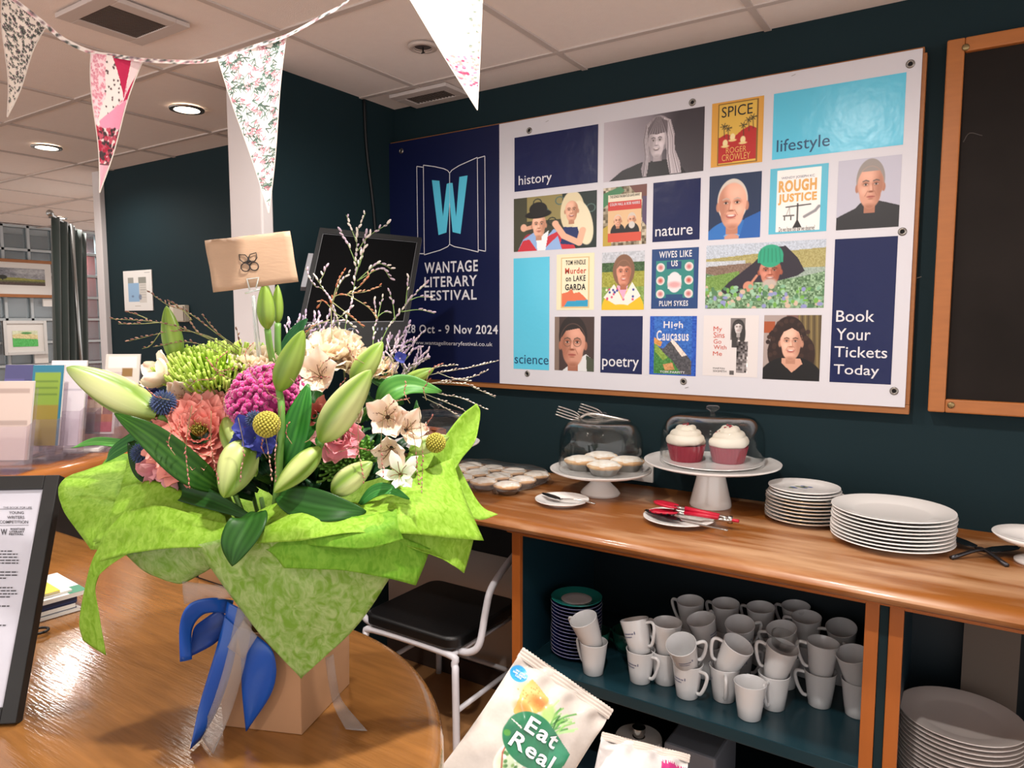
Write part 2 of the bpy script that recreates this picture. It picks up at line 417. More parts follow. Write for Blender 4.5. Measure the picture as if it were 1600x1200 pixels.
ban = thing('festival_banner', 'large vinyl literary festival banner, navy end panel and white grid of pictures', 'banner', (-.9, BY, 1.24))
x0, x1, z0, z1 = -2.19, -.176, 1.243, 2.249
xs = -1.6
VW = mat('banner_vinyl_white', 'cfcdd3', .42, bump=.12, bscale=5); VN = mat('banner_vinyl_navy', '10173c', .4, bump=.4, bscale=9, spec=.25)
def sheet(xa, xb):
    P = []
    for j in range(13):
        P.append([(xa+(xb-xa)*i/40, BY+.004*math.sin(i*.35+j*.2)*.4+(.006 if j in (0, 12) else 0)*math.sin(i*.9), z0+(z1-z0)*j/12) for i in range(41)])
    return MB().grid(P)
def bow(x, z): return 0
put('white_panel', MB().box((xs, BY, z0), (x1, BY+.004, z1)), VW, ban)
put('navy_panel', MB().box((x0, BY, z0), (xs, BY+.004, z1)), VN, ban)
L1 = BY-.0007; L2 = BY-.0014; L3 = BY-.0021
NAVY = mat('print_navy', '131c4a', .3, bump=.6, bscale=14, spec=.35); CY = mat('print_cyan', '58bfdc', .28, bump=.6, bscale=14, spec=.5)
PW = mat('print_white', 'd6d5d9', .45); PD = mat('print_dark_teal', '15476a', .4)
def flat(tl, br, m, name):
    a, b, c, d = wall_rect(tl, br, BY); return put(name, MB().add([(a, L1, c), (b, L1, c), (b, L1, d), (a, L1, d)], [(0, 1, 2, 3)]), m, ban)
def text_part(items, m, name='lettering'):
    for it in items:
        mb = MB(); wall_text(mb, *it[:3], L2, it[3] if len(it) > 3 else 0); put(name, mb, m, ban)
for tl, br in (((804, 215.5), (934, 285)), ((1021, 286), (1093, 374)), ((939, 494), (1003, 585)), ((1305, 374), (1392, 601))): flat(tl, br, NAVY, 'navy_square')
for tl, br in (((1209.5, 147), (1411, 226)), ((802.6, 404), (858, 578.6))): flat(tl, br, CY, 'cyan_panel')
for s, tl, br in (('history', (810.4, 275), (862, 288)), ('nature', (1024, 356), (1082, 366)), ('poetry', (941, 558), (998, 580)),
                  ('Book', (1307, 485), (1366, 503)), ('Your', (1307, 513), (1360, 532)), ('Tickets', (1304, 541), (1386, 560)), ('Today', (1303, 569), (1373, 592))):
    text_part([(s, tl, br, .004)], PW)
text_part([('lifestyle', (1214, 219), (1296, 234), .002)], PD); text_part([('science', (804, 554), (857, 570), .003)], PD)
# navy end: logo, name, dates
def q(x, y): p = oy(600+x/2.727, 180+y/2.727, BY); return p
def wire(pts, r=.0016):
    return [(p.x, L2, p.z) for p in pts]
mb = MB()
for pl in ([(168, 213), (215, 219), (255, 228), (272, 236), (280, 247), (280, 550)], [(280, 247), (290, 234), (320, 215), (398, 180), (402, 583), (350, 570), (300, 560), (280, 550)], [(168, 213), (172, 595), (240, 575), (272, 560), (280, 550)],
           [(168, 222), (140, 218), (145, 590), (172, 590)], [(398, 184), (430, 174), (433, 580), (402, 574)]):
    pp = [q(*p) for p in pl]
    for a, b in zip(pp, pp[1:]):
        d = Vector((b.x-a.x, 0, b.z-a.z)); d.normalize(); n = Vector((-d.z, 0, d.x))*.0016
        a2 = Vector((a.x, L1, a.z)); b2 = Vector((b.x, L1, b.z)); mb.add([a2-n, b2-n, b2+n, a2+n], [(0, 1, 2, 3)])
put('book_outline', mb, PW, ban)
mb = MB(); W = [(205, 277), (237, 280), (252, 432), (268, 293), (280, 289), (280, 372), (267, 500), (233, 511)]; W2 = [(281, 289), (293, 289), (308, 432), (322, 263), (357, 257), (327, 506), (293, 498), (281, 372)]
for w_ in (W, W2):
    pp = [q(*p) for p in w_]; mb.add([(p.x, L2, p.z) for p in pp], [tuple(range(len(pp)))])
put('letter_w', mb, CY, ban)
def zq(x, y): return (600+x/2.727, 180+y/2.727)
for s, a, b, bo in (('WANTAGE', (172, 628), (400, 665), .018), ('LITERARY', (172, 690), (396, 727), .018), ('FESTIVAL', (172, 748), (395, 786), .018), ('28 Oct - 9 Nov 2024', (95, 892), (485, 934), .018), ('www.wantageliteraryfestival.co.uk', (118, 960), (462, 990), .0)):
    text_part([(s, zq(*a), zq(*b), bo)], PW)
# grommets and staples
for k, (gx, gy) in enumerate(((627, 236), (827, 204), (1082, 160), (1422.5, 100), (1410, 362), (1397, 611), (1068, 596), (824, 584))):
    p = oy(gx, gy, BY); M = Matrix.Translation((p.x, BY-.0005, p.z)) @ Matrix.Rotation(PI/2, 4, 'X')
    g = put('grommet', MB().lathe([(.0055, 0), (.006, .003), (.009, .0035), (.0115, .0015), (.012, -.001)], (0, 0, 0), 20, M=M), mat('nickel', '8f8a84', .3, metal=.9), ban, smooth_=True)
    put('hole', MB().lathe([(.006, .0005), (0, .0006)], (0, 0, 0), 14, M=M), mat('hole_dark', '0c0b0b', .8), g)
for gx, gy in ((1240, 118), (855, 190), (1436, 434), (1073, 606)):
    p = oy(gx, gy, BY); put('staple', MB().tube([(p.x-.006, BY-.001, p.z-.001), (p.x+.006, BY-.001, p.z+.003)], .0008, 5), mat('nickel'), ban)

# ---- pictures printed on the banner
def pic(name, cv, tl, br, label):
    a, b, c, d = wall_rect(tl, br, BY)
    o = print_on(name, cv, lambda u, v: (a+(b-a)*u, L1, d-(d-c)*v), ban, mat('banner_print', rough=.4, attr=True)); o['label'] = label
    return (a, b, c, d)
def head(c, cx, cy, w, h, skin, hair, style='short', shade=None, brow='4a3628', lip='a8564e', smile=1, glasses=0, turn=0):
    dark = tuple(max(0, v-.16) for v in c.col(skin)); lite = tuple(min(1, v+.07) for v in c.col(skin))
    c.rect(cx-w*.42, cy+h*.5, cx+w*.42, cy+h*1.25, dark)
    if style == 'long':
        c.ell(cx, cy-h*.1, w*1.55, h*1.25, hair); c.ell(cx-w*1.0, cy+h*1.0, w*.75, h*1.5, hair); c.ell(cx+w*1.05, cy+h*1.0, w*.8, h*1.6, hair)
        c.rect(cx-w*.42, cy+h*.5, cx+w*.42, cy+h*1.5, dark)
    if style == 'bob': c.ell(cx, cy-h*.15, w*1.5, h*1.2, hair)
    if style == 'short': c.ell(cx, cy-h*.3, w*1.1, h*.98, hair)
    if style == 'part': c.ell(cx, cy-h*.35, w*1.14, h*.95, hair)
    if style == 'bald': c.ell(cx, cy-h*.15, w*1.08, h*.95, 'cfc4b8')
    for s in (-1, 1):
        if style not in ('long', 'bob'): c.ell(cx+s*w*1.02, cy+h*.08, w*.14, h*.2, dark)
    c.ell(cx, cy-h*.12, w, h*.8, skin, soft=.1); c.ell(cx, cy+h*.32, w*.82, h*.72, skin, soft=.1)
    sd = 1 if turn >= 0 else -1; c.mask = np.maximum(c.ellmask(cx, cy-h*.12, w, h*.8), c.ellmask(cx, cy+h*.32, w*.82, h*.72))
    c.ell(cx+sd*w*.75, cy+h*.1, w*.42, h*.85, dark, soft=1.3); c.ell(cx, cy+h*.98, w*.5, h*.14, dark, soft=1.2)
    c.ell(cx-sd*w*.25, cy-h*.5, w*.55, h*.28, lite, soft=1.5); c.ell(cx-sd*w*.48, cy+h*.2, w*.26, h*.18, lite, soft=1.4)
    if style in ('long', 'bob'):
        c.poly([(cx-w*1.05, cy-h*.25), (cx-w*.8, cy-h*.9), (cx, cy-h*1.08), (cx+w*.8, cy-h*.9), (cx+w*1.05, cy-h*.25), (cx+w*.55, cy-h*.5), (cx, cy-h*.42 if style == 'bob' else cy-h*.62), (cx-w*.55, cy-h*.5)], hair)
    if style == 'part': c.poly([(cx-w*1.08, cy-h*.15), (cx-w*.95, cy-h*.9), (cx+w*.2, cy-h*1.15), (cx+w*1.1, cy-h*.6), (cx+w*1.0, cy-h*.3), (cx+w*.5, cy-h*.72), (cx-w*.55, cy-h*.6)], hair)
    if style == 'short': c.poly([(cx-w*1.02, cy-h*.3), (cx-w*.8, cy-h*.95), (cx, cy-h*1.12), (cx+w*.8, cy-h*.95), (cx+w*1.02, cy-h*.3), (cx+w*.7, cy-h*.68), (cx-w*.7, cy-h*.68)], hair)
    dk2 = tuple(max(0, v-.30) for v in c.col(skin))
    for s in (-1, 1):
        ex = cx+s*w*.4+turn*w*.12; c.ell(ex, cy-h*.12, w*.27, h*.11, dark, soft=.9); c.ell(ex, cy-h*.09, w*.15, h*.05, 'e6ddd6'); c.ell(ex, cy-h*.09, w*.085, h*.055, '1e1512'); c.line([(ex-w*.17, cy-h*.11), (ex, cy-h*.15), (ex+w*.17, cy-h*.11)], w*.06, dk2)
        c.line([(ex-w*.22, cy-h*.23), (ex, cy-h*.28), (ex+w*.22, cy-h*.23)], w*.085, brow); c.line([(ex-w*.14, cy-h*.02), (ex+w*.14, cy-h*.02)], w*.03, dark)
        if glasses:
            n = 14; c.line([(ex+w*.31*math.cos(2*PI*k/n), cy-h*.07+h*.19*math.sin(2*PI*k/n)) for k in range(n+1)], w*.045, '6a5040')
    nx = cx+turn*w*.16
    c.line([(nx+sd*w*.08, cy-h*.1), (nx+sd*w*.16, cy+h*.2)], w*.08, dark); c.ell(nx, cy+h*.12, w*.09, h*.16, lite, soft=1.0); c.ell(nx, cy+h*.26, w*.2, h*.045, dk2, soft=.9)
    if smile:
        c.ell(nx, cy+h*.47, w*.36, h*.11, lip); c.ell(nx, cy+h*.46, w*.26, h*.04, 'e6dcd6'); c.ell(nx, cy+h*.36, w*.42, h*.075, skin, soft=.3); c.line([(nx-w*.3, cy+h*.6), (nx+w*.3, cy+h*.6)], w*.04, dark)
    else: c.ell(nx, cy+h*.5, w*.3, h*.05, lip); c.line([(nx-w*.28, cy+h*.5), (nx+w*.28, cy+h*.5)], w*.035, dk2); c.ell(nx, cy+h*.6, w*.2, h*.035, dark, soft=.8)
    for s in (-1, 1): c.line([(nx+s*w*.25, cy+h*.22), (nx+s*w*.46, cy+h*.46)], w*.045, dark)
    c.mask = None
# woman with long fair hair, monochrome
c = Canvas(190, 120, 'b9b0b8'); c.grad('bdb4bc', '4b444a', False); c.rect(.86, 0, 1, 1, '3a3338'); c.ell(.9, .4, .3, .9, '3a343a', soft=.8)
c.poly([(.06, 1), (.2, .84), (.4, .74), (.64, .74), (.8, .9), (.84, 1)], '1e1a1e')
c.ell(.565, .32, .135, .29, '8b8287')
c.poly([(.58, .04), (.68, .12), (.72, .35), (.725, .6), (.775, .8), (.79, .98), (.68, .98), (.65, .75), (.64, .45)], 'aea4a9'); c.poly([(.52, .05), (.43, .15), (.41, .4), (.43, .65), (.395, .85), (.41, .98), (.5, .98), (.49, .7), (.475, .45)], '8f858a')
r2 = np.random.RandomState(4)
for k in range(46):
    t_ = r2.rand(); cc = ['cfc6ca', '7a7075', 'bdb3b8', '5c5358'][r2.randint(4)]
    if k % 2: c.line([(.6+.08*t_, .07+.08*t_), (.65+.07*t_, .4), (.655+.07*t_, .65), (.68+.1*t_, .97)], .005, cc)
    else: c.line([(.5-.06*t_, .08+.1*t_), (.475-.06*t_, .4), (.485-.05*t_, .66), (.49-.08*t_, .97)], .005, cc)
c.rect(.51, .62, .6, .8, '8d8388'); c.poly([(.47, .76), (.63, .76), (.65, 1), (.45, 1)], '1a161a')
head(c, .55, .44, .08, .25, 'cbc0c4', '6d646a', 'none', brow='3a3338', lip='6a5c60', smile=1, turn=-.4)
c.poly([(.455, .42), (.46, .2), (.54, .05), (.65, .13), (.655, .42), (.635, .3), (.55, .33), (.475, .3)], '6a6065')
for k in range(22): c.line([(.545+.002*k, .06), (.462+.0088*k, .31)], .006, ['554c51', '9a9095', '6f666b'][k % 3])
pic('photo', c, (944, 192), (1099, 267), 'black and white photo of a woman with long fair hair')
# couple with top hat
c = Canvas(170, 120, '3b3a2c'); c.rect(0, 0, .18, 1, '40402f'); c.rect(.17, 0, .62, .45, '8d8150'); c.rect(.6, 0, 1, 1, '1c2a26')
for k in range(9):
    n = 12; cx, cy = .3+.09*k, .12+.18*(k % 3); c.line([(cx+.05*math.cos(j*.6), cy+.07*math.sin(j*.6)) for j in range(n)], .012, ['1f2a25', '4d6660'][k % 2])
c.ell(.2, .88, .09, .2, 'a3283a'); c.poly([(.05, 1), (.12, .78), (.3, .62), (.42, .75), (.5, .62), (.62, .72), (.74, 1)], '8eaedb'); c.poly([(.05, 1), (.12, .8), (.2, .78), (.3, 1)], 'c22f3c'); c.poly([(.42, .75), (.56, .66), (.72, .85), (.76, 1), (.6, 1), (.55, .75), (.4, .95), (.38, .9)], 'c22f3c'); c.poly([(.28, .64), (.36, .72), (.44, .64), (.4, 1), (.3, 1)], 'e9ecef')
c.ell(.72, .35, .14, .38, 'd9cba6'); c.ell(.84, .55, .11, .4, 'e3d8b8', rot=-.2); c.poly([(.58, .9), (.62, .6), (.78, .62), (.84, .95)], '1c2d5f')
head(c, .71, .32, .075, .19, 'dba68a', 'e0d3ae', 'none', lip='7e2a2c', smile=1)
c.line([(.84, .68), (.8, .9), (.62, .76), (.53, .56)], .075, 'e2b093'); c.line([(.15, .58), (.25, .55)], .05, 'd8a488'); c.ell(.13, .56, .04, .07, 'e0ad93'); c.ell(.52, .53, .04, .06, 'e2b093')
head(c, .32, .53, .085, .22, 'e2ad92', 'c9c2ba', 'none', smile=0); c.ell(.31, .33, .16, .075, '14110f', rot=-.06); c.ell(.31, .24, .11, .13, '1a1614')
pic('photo', c, (803, 311), (932, 386), 'photo of two people, one in a black hat')
# music book on street signs
c = Canvas(100, 120, '8c8068'); c.noise(.5, 6, 4); c.poly([(0, .1), (.4, 0), (.5, .08), (0, .35)], '3f7a50'); c.poly([(.6, 0), (1, 0), (1, .3), (.7, .1)], '6c4038'); c.poly([(0, .7), (.2, .6), (.2, 1), (0, 1)], 'b49a3c'); c.poly([(.9, .2), (1, .2), (1, .7), (.9, .6)], '52415f')
c.rect(.12, .13, .88, .93, 'd9b489'); c.rect(.12, .13, .88, .25, 'ded4bd'); c.rect(.12, .25, .88, .4, 'c23a32'); c.rect(.12, .78, .88, .93, 'c9503c')
for x in (.35, .67):
    c.ell(x, .78, .17, .16, '1d1a1c'); head(c, x, .58, .085, .1, 'd9a284', 'c9bfb4', 'bald' if x < .5 else 'short', smile=1)
c.ell(.67, .66, .07, .06, 'cdc6c0'); c.rect(.12, .78, .88, .93, 'c9503c')
R = pic('photo', c, (943, 294.5), (1009.5, 381), 'picture of a red music book on street signs')
text_part([('THE SONGS THE BEATLES GAVE AWAY', (953, 306), (1000, 305.5), .01)], mat('print_black', '1a1a1c', .5)); text_part([('COLIN HALL & BOB HARRIS', (953, 318), (1000, 318), .02)], PW)
# spice book
c = Canvas(100, 130, 'd39a40'); c.rect(.13, .03, .9, .98, '7d5a1e'); c.rect(.155, .05, .875, .96, 'd6ad48'); c.poly([(.155, .55), (.3, .5), (.45, .56), (.6, .47), (.75, .42), (.875, .47), (.875, .93), (.155, .95)], 'b0221f')
for x, y in ((.25, .38), (.33, .42), (.62, .4), (.72, .33), (.8, .3)):
    c.line([(x, y), (x+.01, y+.17)], .014, '4a3a1c')
    for k in range(7): c.line([(x, y), (x+.07*math.cos(k), y+.045*math.sin(k))], .014, '40361c')
for x, y in ((.28, .64), (.42, .56), (.62, .62)): c.ell(x, y, .05, .055, 'e8d49c'); c.ell(x, y+.05, .08, .02, 'e3c987')
pic('photo', c, (1113, 162.5), (1191, 253), 'red and gold book cover')
text_part([('SPICE', (1128, 168), (1176, 177), .0)], mat('print_black')); text_part([('ROGER', (1134.5, 231), (1166, 236)), ('CROWLEY', (1128, 242), (1172, 247))], mat('print_gold', 'd8a35a', .5))
# smiling man in blue shirt
c = Canvas(110, 130, '16294a'); c.ell(.5, 1.12, .62, .42, '2a6cb5'); c.poly([(.7, .7), (1, .6), (1, 1), (.6, 1)], '1f5aa5'); c.poly([(.3, .95), (.45, .86), (.62, .95), (.5, 1.05)], '6fa3d6')
head(c, .46, .47, .27, .36, 'dea48c', 'd9cfc6', 'bald', brow='b9a294', smile=1, turn=-.5); c.ell(.46, .98, .14, .06, 'c98f78')
pic('photo', c, (1109, 276), (1187.5, 370.5), 'portrait of a bald smiling man in a blue shirt')
# rough justice book
c = Canvas(100, 120, '57b3cb'); c.rect(.13, .04, .88, .97, 'ece8e4'); c.line([(.3, .6), (.72, .58)], .02, '22201f'); c.line([(.5, .56), (.5, .88)], .025, '22201f'); c.poly([(.42, .92), (.5, .78), (.58, .92)], '22201f')
for x in (.36, .42): c.line([(.36, .6), (x-.05, .72)], .008, '77736e')
c.line([(.26, .73), (.44, .73)], .02, '2a2725'); c.line([(.62, .76), (.8, .68), (.86, .62)], .05, '8c8a8e'); c.rect(.27, .74, .29, .8, '22201f'); c.rect(.38, .74, .4, .8, '22201f')
pic('photo', c, (1204, 264.5), (1291, 361), 'white book cover on a cyan square')
text_part([('WENDY JOSEPH KC', (1221, 277), (1273, 276.5))], mat('print_grey', '6b6f86', .5)); text_part([('ROUGH', (1217, 283), (1276, 296), .045), ('JUSTICE', (1216, 304), (1276, 316), .045)], mat('print_gold'))
text_part([('Do we have the law we deserve?', (1217, 355), (1273, 359))], mat('print_black'))
# grey haired man
c = Canvas(120, 130, 'b7b5c3'); c.poly([(0, 1), (0, .82), (.3, .7), (.42, .6), (.62, .6), (.78, .64), (1, .7), (1, 1)], '1f1d20')
head(c, .53, .4, .205, .3, 'd0977e', '8e857f', 'short', brow='54463e', smile=0, turn=.4)
pic('photo', c, (1310.5, 252), (1404, 354), 'portrait of a grey haired man in a black jumper')
# Garda book
c = Canvas(80, 110, 'e5dcb8'); c.rect(.12, .06, .87, .96, 'd4b884'); c.rect(.15, .08, .84, .94, 'ebe0c0'); c.poly([(.15, .94), (.15, .7), (.3, .68), (.42, .62), (.46, .7), (.62, .68), (.82, .82), (.84, .94)], 'd9714e'); c.poly([(.2, .94), (.3, .84), (.84, .82), (.84, .94)], '2d98be')
pic('photo', c, (870, 398), (928, 484), 'cream and orange book cover')
text_part([('TOM HINDLE', (884, 407), (915, 413), .02), ('on LAKE', (884, 431), (915, 439), .02), ('GARDA', (883, 444), (915, 453), .03)], mat('print_black')); text_part([('Murder', (883, 419), (916, 427), .02)], mat('print_red', 'c24a34', .5))
# woman in yellow
c = Canvas(90, 120, '7f9a4c'); c.rect(0, 0, 1, .22, 'b9bdc4'); c.rect(0, .18, 1, .34, '3c5a34'); c.rect(0, .34, 1, .6, '99993c'); c.noise(.12, 3, 5); c.ell(.5, 1.0, .5, .38, 'dcb51f'); c.poly([(.05, .78), (.3, .55), (.45, .75), (.5, .82), (.55, .76), (.72, .52), (.92, .76), (.5, .98)], 'e9e0d6')
for k in range(26): c.ell(.12+.76*random.random(), .62+.2*random.random(), .025, .02, ['2b3c8c', 'c94f70', 'e9e0d6'][k % 3])
c.poly([(.36, .58), (.64, .56), (.52, .82)], 'd9a3c0'); head(c, .52, .36, .17, .23, 'd08d74', '7d5a45', 'bob', smile=1); c.ell(.45, 1.0, .3, .1, 'dcb51f')
pic('photo', c, (941, 395), (1006, 484), 'photo of a laughing woman in a yellow coat')
# wives book
c = Canvas(100, 120, '1c3f73'); c.rect(.1, .2, .9, .82, '2d7f78'); c.rect(.33, .22, .64, .34, '1c3f73'); c.ell(.5, .56, .15, .17, 'dcd6d8'); c.rect(.36, .45, .64, .67, 'dcd6d8'); c.ell(.5, .6, .13, .05, 'd59fa0', soft=.8); c.rect(.32, .76, .68, .82, '1f4672')
for x in (.2, .8):
    for y in (.31, .53, .75): c.ell(x, y, .09, .072, 'e2dcd8'); c.ell(x, y, .05, .04, ['b9564c', '6aa79c', 'c07070'][int(y*7) % 3], soft=1.2)
pic('photo', c, (1019, 390), (1090, 482), 'navy and green book cover with round pictures')
text_part([('WIVES LIKE', (1030, 393), (1081, 401), .02), ('US', (1049, 407), (1059, 416), .03), ('PLUM SYKES', (1030, 470), (1075, 478), .02)], PW)
# man with glasses
c = Canvas(90, 120, '40302c'); c.rect(0, 0, .12, 1, '7d6a5e'); c.poly([(.2, 1), (.4, .88), (.8, .68), (1, .8), (1, 1)], 'd7d8d8'); c.poly([(.8, .7), (1, .78), (1, 1), (.82, 1)], '454b3a')
head(c, .47, .5, .31, .4, 'c88f78', '261d1a', 'part', glasses=1, smile=0, brow='54463e', turn=-.4); pic('photo', c, (867, 495), (928, 581), 'portrait of a man in round glasses')
# caucasus book
c = Canvas(100, 130, '1e4fae'); c.rect(.1, .0, .9, .98, '2b62b4'); c.poly([(.1, .5), (.3, .55), (.48, .4), (.6, .45), (.9, .75), (.9, .98), (.1, .98)], '4b4a4e'); c.poly([(.45, .42), (.52, .4), (.8, .65), (.7, .68)], 'e2cfc3'); c.poly([(.1, .42), (.25, .58), (.5, .75), (.7, .98), (.1, .98)], '3f7a38'); c.poly([(.12, .45), (.4, .7), (.3, .75), (.12, .6)], '7c9a3c'); c.poly([(.3, .82), (.5, .78), (.55, .9), (.35, .92)], 'c08a58'); c.poly([(.1, .36), (.28, .44), (.24, .52), (.1, .46)], 'cc8e4a'); c.noise(.13, 3, 8)
pic('photo', c, (1016, 494), (1087, 588), 'blue and green mountain book cover')
text_part([('High', (1037, 502), (1067, 516), .02), ('Caucasus', (1026, 516), (1076, 533), .02), ('TOM PARFITT', (1031, 579), (1070, 584), .01)], PW)
# man in green hat among plants
c = Canvas(220, 120, '97a79b'); c.rect(0, 0, 1, .3, 'b6bfcb'); c.poly([(0, .22), (.4, .17), (1, .12), (1, .4), (0, .4)], 'a39a62'); c.rect(0, .26, .35, .34, 'b9bfc6'); c.poly([(0, .34), (.4, .3), (.4, .62), (0, .62)], '7d6657')
m_ = ((c.y > .42+.2*np.abs(c.x-.5)*0) & (c.y > .45)).astype(float); c.blend((c.y > .44+.14*np.sin(c.x*3)).astype(float), '6f8f6a'); c.noise(.35, 3, 3, (c.y > .44+.14*np.sin(c.x*3)).astype(float)); c.poly([(0, .5), (.3, .42), (.3, .7), (0, .8)], '6d8f42'); c.noise(.12, 2, 6)
c.poly([(.14, .72), (.2, .6), (.42, .3), (.55, .08), (.68, .07), (.78, .25), (.84, .45), (.78, .52), (.6, .6), (.4, .6), (.33, .74), (.2, .8)], '2b2530'); head(c, .56, .44, .09, .2, 'c07a64', '2b2530', 'none', smile=1, lip='7a3c36'); c.ell(.56, .62, .06, .07, 'b9aaa0', soft=.5); c.ell(.56, .21, .105, .17, '2a9b78'); c.rect(.455, .2, .665, .31, '2a9b78')
for k in range(6): c.line([(.48+.03*k, .1), (.47+.035*k, .3)], .006, '1c7a5c')
c.ell(.38, .66, .045, .08, 'c9896f'); c.line([(.4, .62), (.45, .5)], .02, 'c9896f')
r_ = np.random.RandomState(2)
for k in range(130):
    x, y = r_.rand(), .66+.34*r_.rand(); c.ell(x, y, .012+.012*r_.rand(), .02+.02*r_.rand(), ['7fae8e', '9ac0a0', '4f7a52', '8b8fc0', '6fa648', 'c9b09a'][r_.randint(6)])
pic('photo', c, (1104, 384), (1287, 481), 'photo of a man in a green hat lying among plants')
# my sins book
c = Canvas(110, 130, 'd9d2d0'); c.rect(.5, .05, .76, .4, '77706e'); head(c, .64, .2, .07, .1, 'c9c2c0', '33302f', 'long', smile=0); c.rect(.53, .36, .64, .52, '3a3636'); c.rect(.62, .42, .82, .66, '585252'); c.rect(.62, .64, .8, .93, '6a6362'); c.noise(.5, 4, 9, ((c.x > .62) & (c.x < .82) & (c.y > .42) & (c.y < .93)).astype(float)); c.rect(.5, .9, .58, .97, '55504f')
pic('photo', c, (1100, 493), (1183, 590), 'pale book cover with grey photographs')
text_part([('My', (1115, 510), (1128, 520)), ('Sins', (1115, 519), (1132, 528)), ('Go', (1115, 530), (1127, 537)), ('With', (1115, 539), (1135, 546)), ('Me', (1114, 549), (1128, 556))], mat('print_red')); text_part([('MARTIN', (1114, 574), (1132, 577)), ('SIXSMITH', (1114, 578), (1135, 582)), ], mat('print_black'))
# curly haired woman
c = Canvas(110, 130, '7b5a50'); c.rect(0, 0, .4, 1, 'a5958f'); c.rect(0, .1, .2, .28, 'a04f2c'); c.rect(.6, 0, 1, 1, '6a5a3a')
for k in range(8): c.line([(.62+.05*k, 0), (.66+.05*k, 1)], .02, ['8d7a4a', '4c3e28'][k % 2])
c.ell(.45, .38, .31, .36, '2a1a16'); c.ell(.25, .58, .17, .25, '2a1a16'); c.ell(.72, .6, .19, .28, '2f1d18')
for k in range(60): c.ell(.45+.4*math.cos(k*2.4)*(.6+.4*r_.rand()), .45+.36*math.sin(k*2.4), .04, .035, ['2a1a16', '3d2820'][k % 2])
c.ell(.5, 1.08, .6, .45, '141213'); c.poly([(.34, .66), (.66, .66), (.7, .74), (.52, .88), (.34, .74)], 'cf9c84'); head(c, .49, .42, .19, .26, 'deab94', '2a1a16', 'none', smile=1)
c.poly([(.28, .4), (.32, .2), (.48, .12), (.64, .2), (.69, .42), (.62, .26), (.5, .2), (.36, .26)], '2a1a16')
pic('photo', c, (1194.5, 492.5), (1280, 596), 'portrait of a smiling woman with dark curly hair')

# ================================================================== BLACKBOARD on the right
t = thing('blackboard', 'black chalkboard in an orange wood frame at the right edge', 'board', (.4, 2.36, 1.23))
xa, xb, za, zb = -.118, 1.0, 1.236, 2.256
put('slate', MB().box((xa+.03, 2.362, za+.03), (xb-.03, 2.388, zb-.03)), mat('slate', '17120f', .7, col2='211b18', vscale=3, bump=.05, spec=.2), t)
for a, b in (((xa, 2.345, za), (xa+.042, 2.39, zb)), ((xb-.042, 2.345, za), (xb, 2.39, zb)), ((xa+.042, 2.345, za), (xb-.042, 2.39, za+.038)), ((xa+.042, 2.345, zb-.038), (xb-.042, 2.39, zb))):
    put('frame_bar', MB().box(a, b), mat('board_frame_wood', 'a2622f', .4, var=.15, vscale=14, stretch=(1, 1, 6)), t, bevel=.004)
for px_, py_ in ((1509, 74), (1486, 633)):
    p = oy(px_, py_, 2.344); screw(p.x, p.z, 2.344, t, .009)
put('chalk_mark', MB().tube([oy(1505, 222, 2.361), oy(1515, 208, 2.361), oy(1535, 212, 2.361)], .0012, 4, 4), mat('chalk', '4a4542', .9), t)

# ================================================================== PAPERS, SWITCH ON THE BACK WALL (LEFT)
a, b, c0, d = wall_rect((192, 424), (239, 485), 2.383)
t = thing('wall_notice', 'white printed notice with blue panel on the dark wall', 'notice', ((a+b)/2, 2.383, c0))
c = Canvas(60, 80, 'dad7d2'); c.rect(.17, .18, .36, .32, '8f8f88'); c.rect(.53, .18, .8, .32, '85857c'); c.rect(.17, .31, .55, .78, '86a7c6'); c.rect(.55, .33, .8, .8, 'c3beb6'); c.ell(.58, .66, .05, .07, '6b7488'); c.ell(.32, .64, .04, .025, '5f7290'); c.rect(.75, .06, .93, .08, '8a8a88'); c.rect(.38, .87, .58, .885, '9a8f80')
for k in range(6): c.rect(.58, .36+.06*k, .78, .375+.06*k, '9f9b94')
put('sheet', MB().box((a, 2.384, c0), (b, 2.389, d)), mat('paper_white', 'd5d2cd', .8), t)
print_on('notice_print', c, lambda u, v: (a+(b-a)*u, 2.3835, d-(d-c0)*v), t)
a, b, c0, d = wall_rect((264, 477), (289, 503), 2.36)
t = thing('wall_thermostat', 'small cream box on the dark wall right of the notice', 'switch', ((a+b)/2, 2.36, c0))
put('housing', MB().box((a, 2.36, c0), (b, 2.39, d)), mat('cream_plastic', 'cfc4b0', .5), t, bevel=.004)
put('cover', MB().box((a+.05, 2.352, c0+.004), (b-.003, 2.36, d-.004)), mat('grey_cream_plastic', 'ada293', .5), t, bevel=.002)
# art on the glass block wall
def art(name, label, tl, br, fr, cv, ptl, pbr, rails=False, cat='picture'):
    X = XG+.05
    def rc(tl, br): p, q = ox(*tl, X), ox(*br, X); return p.y, q.y, q.z, p.z
    y0, y1, z0, z1 = rc(tl, br); t = thing(name, label, cat, (X, (y0+y1)/2, z0))
    put('mount', MB().box((X-.02, y0, z0), (X-.003, y1, z1)), mat('paper_white'), t)
    w = .03
    if rails:
        for z in (z0-.03, z1): put('frame_bar', MB().box((X-.03, y0-.02, z), (X+.01, y1+.02, z+.03)), OAK, t, bevel=.003)
    else:
        for q_ in ((y0, y0+w, z0, z1), (y1-w, y1, z0, z1), (y0+w, y1-w, z0, z0+w), (y0+w, y1-w, z1-w, z1)):
            put('frame_bar', MB().box((X-.03, q_[0], q_[2]), (X+.01, q_[1], q_[3])), fr, t, bevel=.003)
    a, b, c_, d = rc(ptl, pbr)
    print_on('painting', cv, lambda u, v: (X, a+(b-a)*u, d-(d-c_)*v), t)
